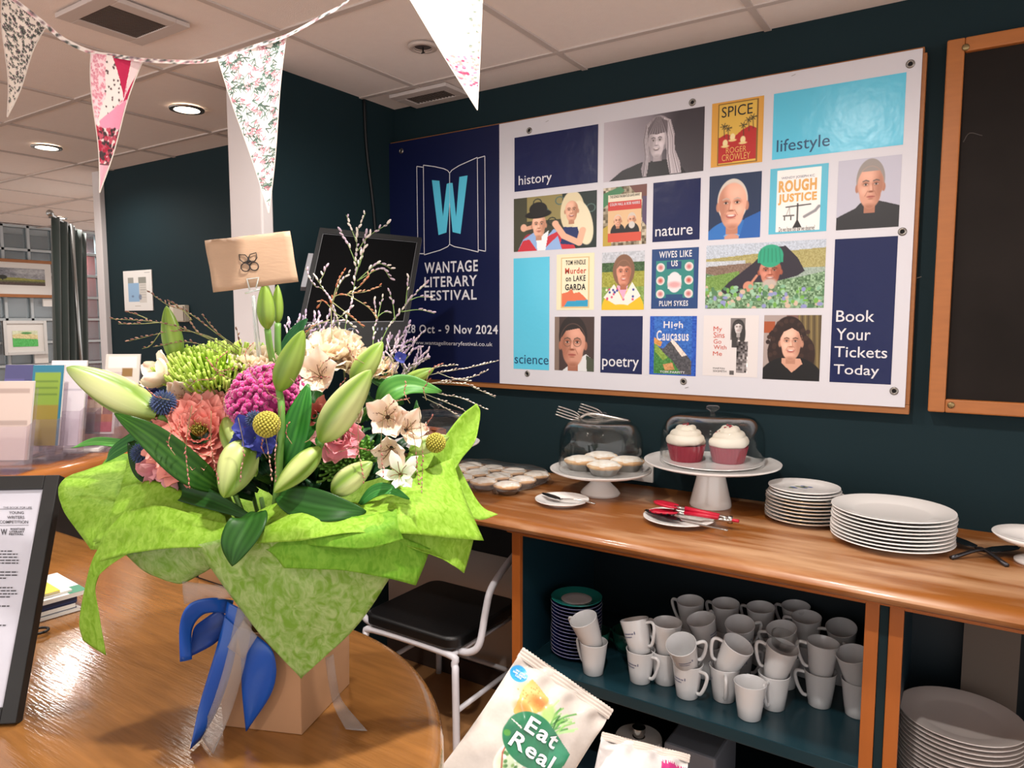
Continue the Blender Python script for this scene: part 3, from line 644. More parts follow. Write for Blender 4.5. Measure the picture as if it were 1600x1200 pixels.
c = Canvas(110, 50, '8f9094'); c.ell(.3, .25, .4, .2, '70727a', soft=.9); c.ell(.75, .2, .3, .15, 'a9aaac', soft=.9); c.noise(.1, 4, 3); c.rect(0, .62, 1, 1, '5a5a34'); c.poly([(0, .62), (.5, .55), (1, .66), (1, .74), (0, .7)], '8a8a3e'); c.rect(0, .82, 1, 1, '4c3b33'); c.ell(.32, .55, .07, .12, '1f2216'); c.rect(.31, .6, .33, .72, '1f2216'); c.noise(.08, 2, 4)
art('landscape_picture', 'wide moody landscape painting hung on the glass blocks', (-40, 406), (82, 461), WHITE, c, (-30, 416), (71, 447), rails=True)
c = Canvas(80, 45, '58a858'); c.rect(0, 0, 1, .3, 'c9cfae'); c.poly([(0, .25), (.5, .12), (1, .3), (1, .55), (0, .45)], 'cdbf8c'); c.ell(.55, .16, .2, .07, '4c8a48'); c.rect(0, .55, 1, 1, '4fae55'); c.noise(.1, 3, 3)
art('field_picture', 'small bright green field picture in a white frame', (4, 501), (75, 553), mat('white_picture_frame', 'c4c3c0', .5), c, (19, 517), (60, 541))
for tl, br, l in (((67, 467), (86, 479), 'small white label below the wide landscape painting'), ((54, 553), (76, 567), 'small white label below the green field picture')):
    p, q_ = ox(*tl, XG+.03), ox(*br, XG+.03); tag(put('picture_label', MB().box((XG+.01, p.y, q_.z), (XG+.03, q_.y, p.z)), mat('paper_white')), l, 'label')

# curtain on a metal stand
cu = thing('screen_curtain', 'grey green fabric curtain on a bent metal rail, left of the dark wall', 'curtain', dp(108, 620, 5.0))
A = dp(80, 338, 4.6); B = dp(128, 364, 5.3); D0 = dp(86, 640, 4.6); D1 = dp(131, 640, 5.3)
P = []
for j in range(16):
    v = j/15; r = []
    for i in range(49):
        u = i/48; p = A.lerp(B, u).lerp(D0.lerp(D1, u), v); n = (B-A).cross(Vector((0, 0, 1))).normalized()
        r.append(p+n*(.035*math.sin(u*26+v*.6)))
    P.append(r)
put('fabric', MB().grid(P), mat('curtain_fabric', '35403c', .9, var=.2, vscale=5, stretch=(4, 4, .5), sheen=.3), cu, smooth_=True, solid=.004)
put('rail', MB().tube([dp(76, 333, 4.5), dp(84, 338, 4.6), dp(128, 365, 5.3)], .012, 10, 4), mat('brushed_metal', 'a5a6a4', .35, metal=.9), cu, smooth_=True)
put('pole', MB().tube([dp(111, 350, 4.95), dp(131, 640, 4.95)], .013, 10), mat('brushed_metal'), cu, smooth_=True)
put('finial', MB().ball(dp(78, 333, 4.5), .022), mat('brushed_metal'), cu, smooth_=True)

# ================================================================== RECEPTION DESK
LACQ = mat('lacquered_desk_wood', '7f552b', .12, var=.4, vscale=7, stretch=(1.2, 12, 1), bump=.09, bscale=22, coat=.45)
desk = thing('reception_desk', 'round ended varnished wood reception desk top in the foreground', 'desk', (-1.2, .42, 0))
cx, cy, R0 = -.9375, .417, .4665
def outline(r, n=48):
    p = [(cx+r*math.sin(PI*i/n), cy+r*math.cos(PI*i/n)) for i in range(n+1)]
    return p+[(-2.02, cy-r), (-2.02, cy+r)]
prof = [(-.02, .902), (-.006, .905), (0, .912), (.0, .935), (-.004, .944), (-.012, .949), (-.022, .95)]
V = []; n = len(outline(R0)); m = MB()
for d, z in prof: V += [(x, y, z) for x, y in outline(R0+d)]
f = []
for i in range(len(prof)-1):
    for k in range(n): f.append((i*n+k, (i+1)*n+k, (i+1)*n+(k+1) % n, i*n+(k+1) % n))
f.append(tuple(range(n))); f.append(tuple(range(len(prof)*n-1, (len(prof)-1)*n-1, -1)))
f = [tuple(reversed(q_)) for q_ in f]
m.add(V, f); put('desk_top', m, LACQ, desk, smooth_=True, angle=.7)
pan = MB(); ol = outline(R0-.09); pan.prism([(x, y) for x, y in ol][::-1], 0.0, .902)
put('pedestal', pan, mat('dark_desk_panel', '4a2c18', .4, var=.2), desk)
# raised ledge
led = thing('reception_ledge', 'raised wooden ledge with rounded front edge carrying the brochures', 'ledge', (-2.3, .5, .0))
path = smooth([(-2.02, -1.2), (-2.03, 0), (-2.05, .82), (-2.13, 1.1), (-2.2, 1.3), (-2.24, 1.64)], 8)
rows = []
for d, z in ((.03, 1.05), (.008, 1.052), (0, 1.06), (0, 1.088), (.008, 1.097), (.03, 1.1), (.2, 1.1), (.62, 1.1), (.62, 1.05)):
    rows.append([(p.x-d, p.y, z) for p in path])
put('ledge_top', MB().grid(rows[::-1]), mat('ledge_wood', 'a0622f', .22, var=.2, vscale=6, stretch=(6, 1, 1), coat=.5, bump=.05), led, smooth_=True, angle=.9)
put('front_panel', MB().grid([[(p.x-.05, p.y, z) for p in path] for z in (1.055, .0)]), mat('ledge_dark_panel', '2b2522', .45), led, solid=.02)
# ================================================================== ON THE LEDGE AND DESK
ACR = clear_mat('clear_acrylic', 'f7f4f7', .05, 1.3, film=.045, body='d9cfd8')
HR = Vector((.80, .60, 0)); HB = Vector((-.60, .80, 0))          # holder right / back directions
def holder(px_, py_, w, h, label):
    o = oz(px_, py_, 1.101); t = thing('leaflet_holder', label, 'leaflet holder', o, 'clear leaflet holders on the ledge')
    lean = HB*.25+Vector((0, 0, 1)); lean.normalize(); th = .003
    def sl(a, b, c_, d_): return MB().slab([a, b, c_, d_], HB, th)
    z0 = Vector((0, 0, .001)); A = o+z0-HR*w/2; B = o+z0+HR*w/2
    put('back_plate', sl(A+HB*.02, B+HB*.02, B+HB*.02+lean*h, A+HB*.02+lean*h), ACR, t)
    put('front_plate', sl(A-HB*.015+lean*.02, B-HB*.015+lean*.02, B-HB*.015+lean*h*.55, A-HB*.015+lean*h*.55), ACR, t)
    put('base', MB().slab([A-HB*.045, B-HB*.045, B+HB*.04, A+HB*.04], Vector((0, 0, -1)), th), ACR, t)
    for s in (A, B): put('side_plate', MB().slab([s-HB*.015+lean*.02, s+HB*.02+lean*.02, s+HB*.02+lean*h*.6, s-HB*.015+lean*h*.55], HR, .002), ACR, t)
    return o, lean
def leaflet(o, lean, w, h, lift, cv, label, arch=False, off=0):
    A = o-HR*w/2+HB*(.006+off)+lean*lift; B = A+HR*w
    t = thing('leaflet', label, 'leaflet', A.lerp(B, .5), 'leaflets in the clear holders')
    if arch:
        pts = [A, B, B+lean*h*.72]+[A.lerp(B, .5)+HR*(w/2*math.cos(k*PI/12))+lean*(h*.72+h*.28*math.sin(k*PI/12)) for k in range(1, 12)]+[A+lean*h*.72]
        n = len(pts); put('sheets', MB().add([p+HB*.004 for p in pts]+pts, [tuple(range(n)), tuple(range(2*n-1, n-1, -1))]+[(k, n+k, n+(k+1) % n, (k+1) % n) for k in range(n)]), mat('paper_white'), t)
        print_on('cover_print', cv, lambda u, v: A.lerp(B, u*.86+.07)+lean*(h*(.03+.72*(1-v)))-HB*.001, t)
    else:
        put('sheets', MB().slab([A, B, B+lean*h, A+lean*h], HB*-1, .006), mat('paper_white'), t)
        print_on('cover_print', cv, lambda u, v: A.lerp(B, u)+lean*(h*(1-v))-HB*.001, t)
def cvr(bg, items, n=0, s=1):
    c = Canvas(30, 50, bg)
    for it in items: c.rect(*it)
    if n: c.noise(n, 4, s)
    return c
hs = [(8, 738, .11, .22, 'clear leaflet holder cropped by the left edge of the picture'), (26, 712, .12, .24, 'clear leaflet holder with the purple brochure'), (62, 722, .10, .22, 'clear leaflet holder with the green leaflet'),
      (95, 716, .105, .25, 'clear leaflet holder with the plain white leaflet'), (122, 706, .10, .22, 'clear leaflet holder, nearly empty'), (150, 704, .105, .24, 'clear leaflet holder with the round topped leaflet'),
      (182, 690, .12, .24, 'clear leaflet holder behind the lily bud')]
HO = [holder(*h) for h in hs]
leaflet(*HO[0], .10, .21, .03, cvr('c9b7ae', [(.1, .1, .9, .16, 'a8968e'), (.1, .5, .9, .56, 'a8968e')]), 'pinkish grey leaflet at the left edge of the picture')
c = cvr('4a4a74', [(.0, .2, .5, 1, '5d5a8c'), (.5, .3, 1, 1, 'b7b3b0'), (.55, .5, .9, .75, '2b2628'), (.1, .25, .14, .9, '34345c'), (.3, .25, .34, .9, '34345c')])
leaflet(*HO[1], .115, .22, .05, c, 'purple and navy brochure near the left edge')
leaflet(*HO[2], .085, .23, .045, cvr('2b6f88', [(.1, .1, .9, .5, '7d9a3a'), (.1, .5, .9, 1, '8d7d34'), (.15, .2, .85, .22, '5c7a2e'), (.15, .28, .85, .3, '5c7a2e'), (.15, .36, .85, .38, '5c7a2e')]), 'tall green and olive leaflet with blue border')
leaflet(*HO[3], .10, .25, .035, cvr('d3ccd2', [(.3, .35, .33, .85, '9a94a0'), (.3, .35, .9, .36, 'b0aab4')]), 'plain white leaflet right of the green one')
leaflet(*HO[5], .09, .2, .05, cvr('c9a58c', [(0, 0, 1, .3, 'a03f5e'), (.1, .32, .6, .6, 'd8c4a6'), (.6, .3, 1, .62, '7a4a44'), (0, .62, 1, .78, 'a8643c'), (0, .78, 1, 1, 'b04a58')], .1), 'round topped crimson leaflet with a photograph', arch=True)
leaflet(*HO[6], .11, .24, .05, cvr('cfc6bc', [(.1, .05, .9, .2, 'e3ddd6'), (.5, .2, .8, .32, '8a6a3c'), (.15, .45, .8, .7, '9a8f88')]), 'cream leaflet with a small photo behind the lily bud')
# booklets lying low in front
for (a, b, l) in (((60, 712), (100, 700), 'brown booklet lying flat at the foot of the leaflet holders'), ((165, 700), (205, 680), 'pale printed sheet lying on the ledge behind the flowers')):
    p = oz(*a, 1.103); q_ = oz(*b, 1.103); u = (q_-p).normalized(); v = Vector((-u.y, u.x, 0))
    tag(put('booklet', MB().slab([p-u*.06, p+u*.1, p+u*.1+v*.15, p-u*.06+v*.15], (0, 0, 1), -.008), mat('booklet_brown', '8d6a58', .6) if a[0] < 100 else mat('paper_white')), l, 'booklet', )

# picture frame with competition notice
P0 = oz(28, 1130, .952); h_ = Vector((.78, .626, 0)).normalized(); nb = Vector((-h_.y, h_.x, 0))
best = None
for s_ in np.arange(.0, .25, .002):
    for c_ in np.arange(.28, .38, .002):
        p = P0+nb*s_+Vector((0, 0, c_)); d = p-Vector((0, 0, EYE)); zz = d.dot(FW); X = 800+FPX*d.dot(RT)/zz; Y = 600-FPX*d.dot(UP)/zz
        e = (X-96)**2+(Y-744)**2
        if best is None or e < best[0]: best = (e, p)
T0 = best[1]; up_ = (T0-P0); HL = up_.length; up_.normalize(); nf = h_.cross(up_).normalized()  # towards viewer?
if nf.dot(FW) > 0: nf = -nf
FWD = .245
fr = thing('framed_notice', 'black picture frame holding a printed competition notice, standing on the desk', 'picture frame', P0)
BL = mat('black_frame', '161514', .5, var=.3, vscale=40, bump=.06)
def fp(u, v, d=0): return P0-h_*u+up_*v+nf*d         # u leftwards, v up, d towards viewer
w = .021
for nm, q4 in (('frame_bar', (0, 0, w, HL)), ('frame_bar', (FWD-w, 0, FWD, HL)), ('frame_bar', (w, 0, FWD-w, w)), ('frame_bar', (w, HL-w, FWD-w, HL))):
    u0, v0, u1, v1 = q4; put(nm, MB().hexa([fp(u0, v0, -.012), fp(u1, v0, -.012), fp(u1, v1, -.012), fp(u0, v1, -.012)], [fp(u0, v0, .006), fp(u1, v0, .006), fp(u1, v1, .006), fp(u0, v1, .006)]), BL, fr, bevel=.0015)
put('page', MB().add([fp(w, w, 0), fp(FWD-w, w, 0), fp(FWD-w, HL-w, 0), fp(w, HL-w, 0)], [(0, 1, 2, 3)]), mat('page_white', 'bdbcc6', .35, coat=.3), fr)
put('back_board', MB().hexa([fp(w, w, -.010), fp(FWD-w, w, -.010), fp(FWD-w, HL-w, -.010), fp(w, HL-w, -.010)], [fp(w, w, -.002), fp(FWD-w, w, -.002), fp(FWD-w, HL-w, -.002), fp(w, HL-w, -.002)]), mat('kraft_board', '6a5038', .8), fr)
put('strut', MB().hexa([fp(.09, .0, -.012), fp(.14, .0, -.012), fp(.14, .2, -.012), fp(.09, .2, -.012)], [fp(.09, .02, -.09), fp(.14, .02, -.09), fp(.14, .2, -.016), fp(.09, .2, -.016)]), BL, fr)
def fpx(x, y):
    X = x/2.5; Y = 720+y/2.5; d = ray(X, Y); o = Vector((0, 0, EYE)); k = (P0+nf*.0012-o).dot(nf)/d.dot(nf); return o+d*k
mb = MB()
def ptext(s, x0, y0, x1, y1, b=0):
    O = fpx(x0, y1); text_fit(mb, s, O, fpx(x1, y1)-O, fpx(x0, y0)-O, b)
ptext('YOUNG', 35, 197, 93, 208, .01); ptext('WRITERS', 28, 215, 95, 227, .01); ptext('COMPETITION', -2, 233, 110, 245, .01)
ptext('W', 3, 266, 28, 290, .02); ptext('WANTAGE', 39, 262, 97, 271, .04); ptext('LITERARY', 37, 273, 95, 281, .04); ptext('FESTIVAL', 35, 283, 92, 291, .04)
ptext('THE BOOK FOR LIFE', 12, 179, 124, 186)
for y0, x1 in ((190, 126), (254, 112)):
    O = fpx(-60, y0); U = fpx(x1, y0-1.5); mb.add([O, U, U+up_*.0006, O+up_*.0006], [(0, 1, 2, 3)])
rr = random.Random(3)
for y0, x1 in ((352, 46), (364, 68), (376, 70), (388, 72), (399, 70), (434, 68), (446, 68), (458, 25), (495, 48), (507, 64), (519, 66), (531, 38), (567, 36), (642, 22)):
    x = -90
    while x < x1:
        wd_ = rr.uniform(8, 22); xe = min(x+wd_, x1); O = fpx(x, y0+3); U = fpx(xe, y0+3); mb.add([O, U, U+up_*.0016, O+up_*.0016], [(0, 1, 2, 3)]); x = xe+4
put('page_lettering', mb, mat('print_soft_black', '3a383c', .5), fr)
# books behind the frame
e0 = oz(62, 972, .951); e1 = oz(127, 953, .951); eu = (e1-e0); eu.z = 0; eu.normalize(); ev = Vector((-eu.y, eu.x, 0)); z = .951
for k, (th, du, dv, col, lab, ln) in enumerate(((.006, 0, 0, 'cfccc8', 'thin white magazine at the bottom of the pile behind the frame', .2), (.010, -.006, .004, '2a3048', 'grey spined paperback second from the bottom of the pile', .2), (.011, -.004, .006, '1d2c52', 'navy book in the middle of the pile behind the frame', .2),
                                           (.008, .012, .0, 'd8d5d2', 'white booklet with green corner above the navy book', .21), (.004, -.01, .01, 'dcd8cf', 'white leaflet near the top of the pile', .2), (.004, -.03, .01, 'd3bb2e', 'yellow edged leaflet on the top of the pile', .18))):
    a = e1+eu*du+ev*dv; a.z = z
    b = thing('book', lab, 'book', a-eu*.1)
    pg = mat('book_pages', 'd9d6cf', .8)
    quad = lambda s_, z_: [Vector((p.x, p.y, z_)) for p in (a-eu*(ln-s_), a-eu*s_, a-eu*s_+ev*(.145-s_), a-eu*(ln-s_)+ev*(.145-s_))]
    M_ = mat('cover_'+col, col, .35)
    put('page_block', MB().hexa(quad(.002, z+.0012), quad(.002, z+th-.0012)), pg, b)
    put('cover', MB().hexa(quad(0, z), quad(0, z+.0012)).hexa(quad(0, z+th-.0012), quad(0, z+th)), M_, b)
    if k == 2:
        mb = MB(); O = a-eu*.075+Vector((0, 0, .002)); text_fit(mb, 'SOMETHING TO READ', O-ev*.001, eu*.065, (0, 0, .006)); bb = put('spine', MB().hexa([p for p in (a-eu*ln-ev*.0006, a-ev*.0006, a+ev*.001, a-eu*ln+ev*.001)], [p+Vector((0, 0, th)) for p in (a-eu*ln-ev*.0006, a-ev*.0006, a+ev*.001, a-eu*ln+ev*.001)]), M_, b)
    if k == 3:
        put('green_corner', MB().hexa([a-eu*.03+Vector((0, 0, th)), a+Vector((0, 0, th)), a+ev*.04+Vector((0, 0, th)), a-eu*.03+ev*.04+Vector((0, 0, th))], [a-eu*.03+Vector((0, 0, th+.0003)), a+Vector((0, 0, th+.0003)), a+ev*.04+Vector((0, 0, th+.0003)), a-eu*.03+ev*.04+Vector((0, 0, th+.0003))]), mat('book_green', '3f7d62', .5), b)
    z += th+.0005
o = e1-eu*.075+ev*.03; o.z = z+.001
tag(put('paper_loop', MB().tube([o+Vector((0, 0, .0)), o+eu*.012+Vector((0, 0, .015)), o+eu*.014+Vector((0, 0, .04)), o+eu*.004+Vector((0, 0, .055)), o-eu*.03+Vector((0, 0, .055)), o-eu*.035+Vector((0, 0, .0))], .003, 8, 5), mat('pale_blue_plastic', '9cc0dc', .3), smooth_=True), 'pale blue plastic loop on the pile of books', 'loop')
p = oz(62, 988, .955); tag(put('hair_band', MB().tube([p+Vector((.013*math.cos(k*PI/8), .013*math.sin(k*PI/8), .003)) for k in range(17)], .0025, 6), mat('black_plastic'), smooth_=True), 'small black elastic band on the desk by the frame', 'band')
# cardboard box behind the bouquet
p = oz(328, 908, .951)
t = thing('cardboard_box', 'small brown cardboard box half hidden behind the green wrapping', 'box', p)
bx_ = MB().box((p.x-.04, p.y, .951), (p.x+.07, p.y+.09, .985)); put('carton', bx_, mat('kraft_card', 'a8805a', .75, var=.08, vscale=30), t, bevel=.001)
put('lid_flap', MB().hexa([(p.x-.04, p.y, .985), (p.x+.07, p.y, .985), (p.x+.07, p.y+.045, .985), (p.x-.04, p.y+.045, .985)], [(p.x-.04, p.y, .9865), (p.x+.07, p.y, .9865), (p.x+.07, p.y+.045, .9865), (p.x-.04, p.y+.045, .9865)]), mat('kraft_card'), t)

# ================================================================== COUNTER AND CABINETS
WORN = mat('worn_counter_wood', '87501f', .36, col2='b88f6a', vscale=2.6, stretch=(.9, 6, 3), thr=(.46, .68), bump=.06, bscale=30, coat=.2)
ct = thing('counter_top', 'long worn wooden counter top with a rounded front edge along the wall', 'counter', (-.5, 2.05, .85))
rows = []
X0, X1 = -2.17, 2.45
for y, z in ((2.385, .855), (1.80, .855), (1.768, .858), (1.752, .868), (1.748, .878), (1.753, .889), (1.768, .8975), (1.79, .9), (2.385, .9)):
    rows.append([(X0+(X1-X0)*i/8, y, z) for i in range(9)])
m = MB().grid(rows)
m.add([(X0, y[0][1], y[0][2]) for y in rows], [tuple(range(len(rows)))]).add([(X1, y[0][1], y[0][2]) for y in rows], [tuple(range(len(rows)-1, -1, -1))])
m.add([(X0, 2.385, .855), (X1, 2.385, .855), (X1, 2.385, .9), (X0, 2.385, .9)], [(0, 1, 2, 3)])
put('worktop', m, WORN, ct, smooth_=True, angle=.8)
put('front_lip', MB().box((-1.2, 1.80, .842), (X1, 1.822, .856)), ORW, ct, bevel=.002)
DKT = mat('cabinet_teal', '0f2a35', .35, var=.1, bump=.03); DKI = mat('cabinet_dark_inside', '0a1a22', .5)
SZ = .406
def cabinet(xa, xb, sz, label):
    t = thing('cabinet', label, 'cabinet', ((xa+xb)/2, 2.1, 0)); YF = 1.83
    put('side_panel', MB().box((xa, YF+.018, 0), (xa+.018, 2.385, .853)), DKT, t); put('side_panel', MB().box((xb-.018, YF+.018, 0), (xb, 2.385, .853)), DKT, t)
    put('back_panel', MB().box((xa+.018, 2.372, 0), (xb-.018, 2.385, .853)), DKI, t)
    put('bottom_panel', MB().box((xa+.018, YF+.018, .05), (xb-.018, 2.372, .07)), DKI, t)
    put('shelf', MB().box((xa+.018, YF+.02, sz-.036), (xb-.018, 2.372, sz)), mat('shelf_teal_gloss', '163038', .22, bump=.03, bscale=15), t, bevel=.002)
    put('stile', MB().box((xa, YF, 0), (xa+.030, YF+.018, .853)), ORW, t, bevel=.0015); put('stile', MB().box((xb-.030, YF, 0), (xb, YF+.018, .853)), ORW, t, bevel=.0015)
    put('top_rail', MB().box((xa+.030, YF, .828), (xb-.030, YF+.018, .853)), ORW, t, bevel=.0015)
    put('plinth', MB().box((xa+.03, YF+.004, 0), (xb-.03, YF+.016, .05)), ORW, t)
cabinet(-1.2, -.168, SZ, 'open teal cabinet with orange wood frame and a shelf full of mugs')
cabinet(-.147, .95, .26, 'open cabinet with orange wood frame holding the tall stack of dinner plates')
tag(put('filler_strip', MB().box((-.167, 1.835, 0), (-.148, 1.86, .84)), TEAL), 'narrow dark teal strip between the two orange cabinet frames', 'filler strip')
wp = struct('wall_knee_panel', MB().box((-2.17, 2.30, .08), (-1.205, 2.385, .853)), mat('beige_panel', 'b8aaa0', .7, var=.05))
struct('baseboard_knee', MB().box((-2.17, 2.285, 0), (-1.205, 2.385, .08)), mat('dark_skirting', '3a2d28', .5))
tag(put('plywood_offcut', MB().box((.0, 2.3, .262), (.13, 2.33, .72)).box((.16, 2.31, .262), (.4, 2.34, .78)), mat('taupe_board', '5d5148', .7)), 'taupe boards standing at the back of the right hand cabinet', 'wood sheet')

# wall socket
p = oy(1000, 747, 2.382)
t = thing('wall_socket', 'white electric socket on the wall behind the small cake stand', 'socket', (p.x, 2.385, p.z-.035))
put('plate', MB().box((p.x-.07, 2.378, .915), (p.x+.05, 2.389, .99)), mat('white_plastic', 'd6d2cc', .35), t, bevel=.002)
put('rocker_switch', MB().box((p.x-.02, 2.374, .955), (p.x-.008, 2.379, .972)), mat('white_plastic'), t)

# ------------------------------------------------------------------ monitor
MC = dp(566, 440, 2.52)
mon = thing('till_monitor', 'black tilted till screen with grey edge behind the bouquet', 'monitor', (MC.x, MC.y, .905))
TLp, TRp, BRp, BLp = dp(499, 356, 2.56), dp(660, 372, 2.62), dp(632, 540, 2.42), dp(456, 548, 2.38)
nn = (TRp-TLp).cross(BLp-TLp).normalized(); _d = ray(632, 540); _o = Vector((0, 0, EYE)); BRp = _o+_d*((TLp-_o).dot(nn)/_d.dot(nn))
if nn.dot(FW) > 0: nn = -nn
def mq(u0, v0, u1, v1, d):
    L_ = lambda u, v: TLp.lerp(TRp, u).lerp(BLp.lerp(BRp, u), v)+nn*d
    return [L_(u0, v0), L_(u1, v0), L_(u1, v1), L_(u0, v1)]
BZ = mat('monitor_bezel', '0c0c0d', .5, spec=.2); 
put('housing', MB().hexa(mq(.02, .02, .98, .98, -.04), mq(0, 0, 1, 1, 0)), mat('monitor_grey', '55565a', .45), mon, bevel=.004)
put('screen', MB().hexa(mq(.05, .05, .95, .78, 0), mq(.05, .05, .95, .78, .001)), mat('screen_off', '030304', .6, spec=.04), mon)
for nm, b in (('bezel_top', (.005, .0, .995, .045)), ('bezel_left', (.005, .045, .045, .99)), ('bezel_right', (.955, .045, .995, .99)), ('bezel_bottom', (.045, .79, .955, .99))):
    put('bezel', MB().hexa(mq(*b, 0), mq(*b, .003)), BZ, mon)
put('card_reader', MB().hexa(mq(-.06, .2, .0, .5, -.03), mq(-.05, .22, .0, .5, .0)), mat('reader_grey', '77777c', .5), mon, bevel=.002)
mb = MB(); o_ = mq(.42, .84, .52, .87, .0035); text_fit(mb, 'ACT', o_[3], o_[2]-o_[3], o_[0]-o_[3], .01)
for k in range(3):
    o_ = mq(.72+.04*k, .84, .732+.04*k, .862, .0035); mb.add(o_, [(0, 1, 2, 3)])
put('bezel_marks', mb, mat('print_grey'), mon)
fx, fy = MC.x-.03, MC.y+.0
put('stand', MB().tube([BLp.lerp(BRp, .5)-nn*.03+Vector((0, 0, .06)), (fx, fy-.01, .98), (fx, fy-.03, .92)], .03, 12, 3), BZ, mon, smooth_=True)
put('foot', MB().box((fx-.11, fy-.12, .9005), (fx+.11, fy+.07, .922)), BZ, mon, bevel=.006)

# ------------------------------------------------------------------ chair
ch = thing('tubular_chair', 'white tubular steel armchair with black padded seat under the counter', 'chair', (-1.62, 2.0, 0))
TW = mat('white_powder_tube', 'd3d1d6', .3); PAD = mat('black_pad', '0d0d0e', .42, bump=.08, bscale=120)
sx0, sx1, sy0, sy1, szz = -1.83, -1.41, 1.8, 2.21, .44
def rr_box(x0, x1, y0, y1, z0, z1, r=.05, yy=False):
    pts = []
    for cx_, cy_, a0 in ((x1-r, y1-r, 0), (x0+r, y1-r, 90), (x0+r, y0+r, 180), (x1-r, y0+r, 270)):
        for k in range(6): a = math.radians(a0+18*k); pts.append((cx_+r*math.cos(a), cy_+r*math.sin(a)))
    return MB().prism(pts, z0, z1)
put('seat', rr_box(sx0, sx1, sy0, sy1, szz-.045, szz), PAD, ch, bevel=.01, smooth_=True, angle=.7)
b = rr_box(-1.84, -1.42, .578, .80, 0, .03); b.v = [(x, 2.245+z_+(y-.62)*.15, y) for x, y, z_ in b.v]; b.f = [tuple(reversed(q_)) for q_ in b.f]
put('backrest', b, PAD, ch, bevel=.006, smooth_=True, angle=.7)
z = szz-.062; r = .0125
put('front_leg_frame', MB().tube([(-1.86, 1.78, 0), (-1.845, 1.795, .3), (-1.825, 1.81, z-.03), (-1.79, 1.815, z), (-1.45, 1.815, z), (-1.415, 1.81, z-.03), (-1.40, 1.795, .3), (-1.385, 1.78, 0)], r, 10, 5), TW, ch, smooth_=True)
put('rear_leg_frame', MB().tube([(-1.86, 2.27, 0), (-1.84, 2.25, .3), (-1.825, 2.2, z-.03), (-1.79, 2.19, z), (-1.45, 2.19, z), (-1.415, 2.2, z-.03), (-1.40, 2.25, .3), (-1.385, 2.27, 0)], r, 10, 5), TW, ch, smooth_=True)
for s, sx in ((-1, sx0), (1, sx1)):
    put('arm_tube', MB().tube([(sx-s*.03, 1.85, z), (sx+s*.03, 1.85, z+.01), (sx+s*.062, 1.86, z+.045), (sx+s*.065, 1.89, .52), (sx+s*.06, 1.93, .585), (sx+s*.05, 2.03, .63), (sx+s*.03, 2.16, .66), (sx, 2.24, .67), (sx-s*.06, 2.262, .67)], r, 10, 6), TW, ch, smooth_=True)
    put('side_rail', MB().tube([(sx-s*.02, 1.82, z), (sx-s*.02, 2.19, z)], .009, 8), TW, ch, smooth_=True)
    put('stretcher', MB().tube([(sx+s*.012, 1.79, .2), (sx+s*.012, 2.25, .2)], .009, 8), TW, ch, smooth_=True)
put('stretcher', MB().tube([(-1.86, 2.255, .12), (-1.39, 2.255, .12)], .009, 8), TW, ch, smooth_=True)
ORD = ['lowest', 'second from the bottom', 'third from the bottom', 'fourth from the bottom', 'fifth from the bottom', 'sixth from the bottom', 'seventh from the bottom', 'eighth from the bottom', 'ninth from the bottom', 'tenth from the bottom', 'eleventh from the bottom', 'twelfth from the bottom', 'thirteenth from the bottom', 'fourteenth from the bottom', 'fifteenth from the bottom', 'sixteenth from the bottom', 'seventeenth from the bottom', 'eighteenth from the bottom', 'nineteenth from the bottom', 'twentieth from the bottom', 'twenty first from the bottom', 'twenty second from the bottom', 'twenty third from the bottom', 'twenty fourth from the bottom']
# ================================================================== CROCKERY AND CAKES ON THE COUNTER
CHINA = mat('white_china', 'eeebe8', .14, coat=.4); GLASS = clear_mat('clear_glass', 'fcfdfd', .015); STEEL = mat('polished_steel', 'b9b6b2', .16, metal=1)
CZ = .9005
def plate_mb(R, h=.018, seg=48): return MB().lathe([(0, .003), (R*.5, .003), (R*.52, 0), (R*.58, 0), (R*.6, .003), (R*.96, h-.003), (R, h), (R*.995, h+.002), (R*.95, h+.0015), (R*.66, .008), (R*.6, .006), (0, .006)], seg=seg)
def oval(m): return m
